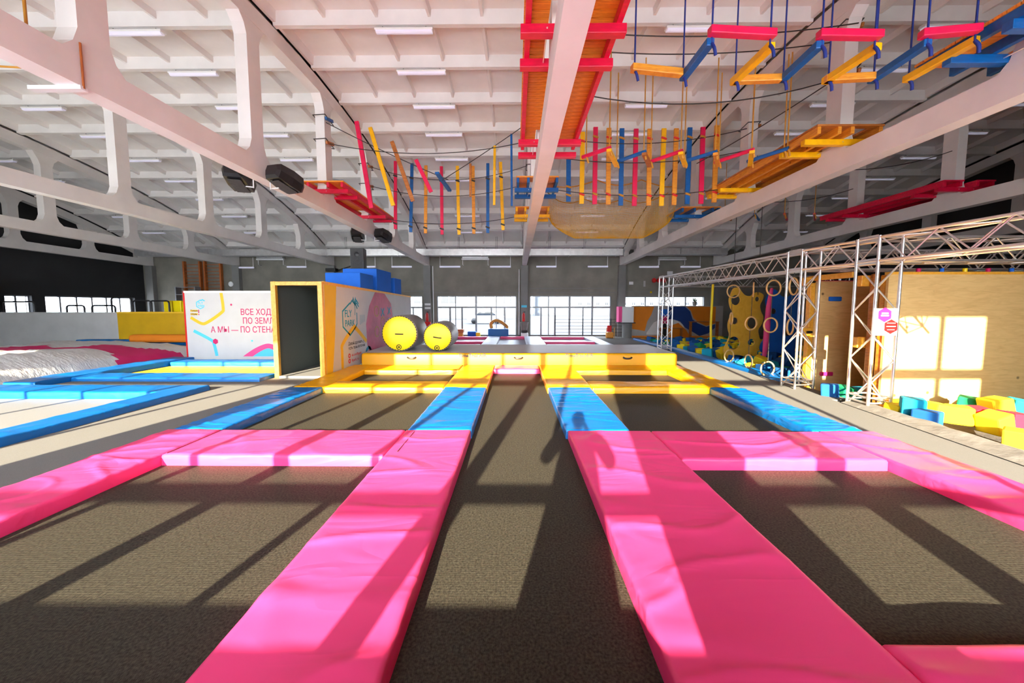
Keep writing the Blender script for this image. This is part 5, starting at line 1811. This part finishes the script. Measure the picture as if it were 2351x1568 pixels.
for k, x in enumerate((8.62, 8.93, 9.25)):
    MB().lathe([(0, -.15), (.09, -.12), (.14, -.03), (.14, .05), (.08, .13), (0, .15)], (x, YB - .16, 3.5), (0, 0, 1), 14).build('punch_ball', 'red', None, '%s red punch ball on the far wall, right' % ORD[k], 'ball', 'red punch balls')
for x, z, wd, ht, m_, lab in ((7.25, 3.25, .26, .18, 'white', 'small white wall sign on the far wall, right of the middle'), (8.08, 3.12, .12, .36, 'greypanel', 'narrow grey poster on the far wall, right'),
                              (9.65, 3.85, .34, .22, 'white', 'white lettered wall sign above the far tower'), (8.5, 2.72, .12, .12, 'capyellow', 'small yellow warning sticker on the far wall')):
    MB().bx(x - wd / 2, x + wd / 2, YB - .02, YB - .001, z, z + ht).build('wall_sign', m_, None, lab, 'sign')
MB().lathe([(0, -.02), (.14, -.02), (.16, 0)], (-17.75, YB - .3, 3.28), (0, 1, 0), 20).build('wall_clock', 'white', None, 'round white wall clock on the far wall, left', 'clock')
# game machine by the mural
t = root('arcade_box', (8.9, 21.9, 0), 'red and blue vending box in front of the mural', 'machine')
MB().bx(8.85, 9.2, 21.9, 22.15, .85, 1.3).build('lower_panel', 'crimson', t)
MB().bx(8.83, 9.22, 21.88, 22.16, 1.3, 1.72).build('upper_panel', 'bluefoam', t)
MB().bx(8.95, 9.1, 21.95, 22.1, 0, .85).build('stand', 'blacksteel', t)
# plants on the right far window sill
t = root('potted_plant', (11.2, YB + .1, 1.9), 'small potted plant on the right far window sill', 'plant')
MB().lathe([(.1, 0), (.14, .25), (.0, .25)], (11.2, YB - .1, 1.93), (0, 0, 1), 12).build('pot', 'terracotta', t)
mb = MB()
for k in range(22):
    a = rng.uniform(0, 2 * pi)
    e = rng.uniform(.4, 1.3)
    d = Vector((cos(a) * cos(e), sin(a) * cos(e), sin(e))) * rng.uniform(.15, .32)
    o_ = Vector((11.2, YB - .1, 2.15))
    s_ = d.cross(Vector((0, 0, 1))).normalized() * .03
    mb.add([o_, o_ + d * .6 + s_, o_ + d, o_ + d * .6 - s_], [(0, 1, 2, 3)])
mb.build('foliage', 'foliage', t, kind='stuff')

# gym wall bars on the far wall, left
for k, (a, b) in enumerate(((-20.75, -19.75), (-19.45, -18.45))):
    t = root('wall_bars', ((a + b) / 2, YB - .2, 2.2), ('left ladder of orange gym wall bars on the far wall', 'right ladder of orange gym wall bars on the far wall')[k], 'wall bars', 'gym wall bars')
    for x in (a, b):
        MB().bx(x - .05, x + .05, YB - .22, YB - .04, 2.2, 4.7).build('upright', 'timberred', t)
    for i in range(11):
        rod('rung', (a + .05, YB - .15, 2.4 + .21 * i), (b - .05, YB - .15, 2.4 + .21 * i), .022, 'timberred', t)

# ================================================================== THE PHOTOGRAPHER (outside the view, casts the shadow on the lane)
pr = root('person', (-.16, -.42, .24), 'person in dark clothes standing behind the viewpoint, arms raised to the face', 'person')


def skin(name, pts, edges, rad, m, parent, rootv=0, sub=2):
    me = bpy.data.meshes.new(name)
    org = W[parent]
    me.from_pydata([Vector(p) - org for p in pts], edges, [])
    o = link(name, me, parent)
    md = o.modifiers.new('skin', 'SKIN')
    sv = me.skin_vertices[0].data
    for i, r_ in enumerate(rad):
        sv[i].radius = (r_, r_) if not isinstance(r_, tuple) else r_
        sv[i].use_root = (i == rootv)
    md.use_smooth_shade = True
    s = o.modifiers.new('sub', 'SUBSURF')
    s.levels = s.render_levels = sub
    me.materials.append(M[m])
    return o


py = -.42
PX, PZ = -.18, .27
pts = [(.02, py, .98), (.02, py, 1.15), (.02, py + .01, 1.38), (.02, py + .01, 1.52), (.02, py + .03, 1.60),
       (-.19, py, 1.50), (-.30, py + .02, 1.24), (-.17, py + .20, 1.42), (.23, py, 1.50), (.34, py + .02, 1.24), (.21, py + .20, 1.42),
       (-.09, py, .90), (-.13, py + .02, .50), (-.15, py - .02, .08), (-.16, py + .12, .03), (.13, py, .90), (.17, py + .02, .50), (.19, py - .02, .08), (.20, py + .12, .03)]
ed = [(0, 1), (1, 2), (2, 3), (3, 4), (3, 5), (5, 6), (6, 7), (3, 8), (8, 9), (9, 10), (0, 11), (11, 12), (12, 13), (13, 14), (0, 15), (15, 16), (16, 17), (17, 18)]
rad = [(.25, .14), (.25, .13), (.27, .14), (.14, .10), .06, .13, .09, .05, .13, .09, .05, .18, .13, .07, .05, .18, .13, .07, .05]
pts = [((a - .02) * 1.3 + .02 + PX, b, c + PZ) for a, b, c in pts]
skin('clothed_body', pts, ed, rad, 'cloth', pr)
mb = MB()
mb.lathe([(.0, 1.30), (.24, 1.28), (.30, 1.05), (.34, .80), (.35, .62), (.0, .60)], (.02 + PX, py, 0), (0, 0, 1), 24)
mb.v = [Vector((v.x, py + (v.y - py) * .55, v.z)) for v in mb.v]
mb.build('coat', 'cloth', pr)
hd = MB()
hd.lathe([(0, -.135), (.05, -.125), (.075, -.07), (.088, 0), (.09, .05), (.07, .10), (.035, .125), (0, .13)], (.02 + PX, py + .04, 1.76 + PZ), (0, 0, 1), 18)
hd.lathe([(.0, 0), (.016, .01), (.012, .03), (0, .035)], (.02 + PX, py + .125, 1.745 + PZ), (0, 1, -.2), 8)
for s in (-1, 1):
    hd.lathe([(0, 0), (.028, .005), (.03, .015), (0, .02)], (.02 + PX + s * .088, py + .035, 1.755 + PZ), (s, 0, 0), 10)
hd.build('head', 'skin', pr)
MB().lathe([(.095, -.02), (.103, .04), (.085, .105), (.045, .14), (0, .147)], (.02 + PX, py + .025, 1.765 + PZ), (0, 0, 1), 18).build('hair', 'hair', pr)
for s in (-1, 1):
    pw_ = Vector((.02 + PX + s * .247, py + .20, 1.42 + PZ))
    hp_ = [pw_, pw_ + Vector((-s * .05, .04, .09)), pw_ + Vector((-s * .08, .05, .16))]
    P_ = list(hp_)
    E_ = [(0, 1), (1, 2)]
    R_ = [.03, .034, .03]
    for f in range(4):
        b0 = hp_[2] + Vector((s * (.03 - .02 * f), .0, .0))
        k0 = len(P_)
        P_ += [b0 + Vector((-s * .02, .03, .035)), b0 + Vector((-s * .045, .035, .06 - .006 * f))]
        E_ += [(2, k0), (k0, k0 + 1)]
        R_ += [.010, .009]
    k0 = len(P_)
    P_ += [hp_[1] + Vector((-s * .05, .01, .02)), hp_[1] + Vector((-s * .075, .015, .05))]
    E_ += [(1, k0), (k0, k0 + 1)]
    R_ += [.011, .009]
    skin('hand', P_, E_, R_, 'skin', pr, 1, 1)

MB().bx(-.62, .30, -.72, -.08, -.0, .245, bev=.02).build('step_box', 'brownwood', None, 'low wooden step the photographer stands on, outside the view', 'step')
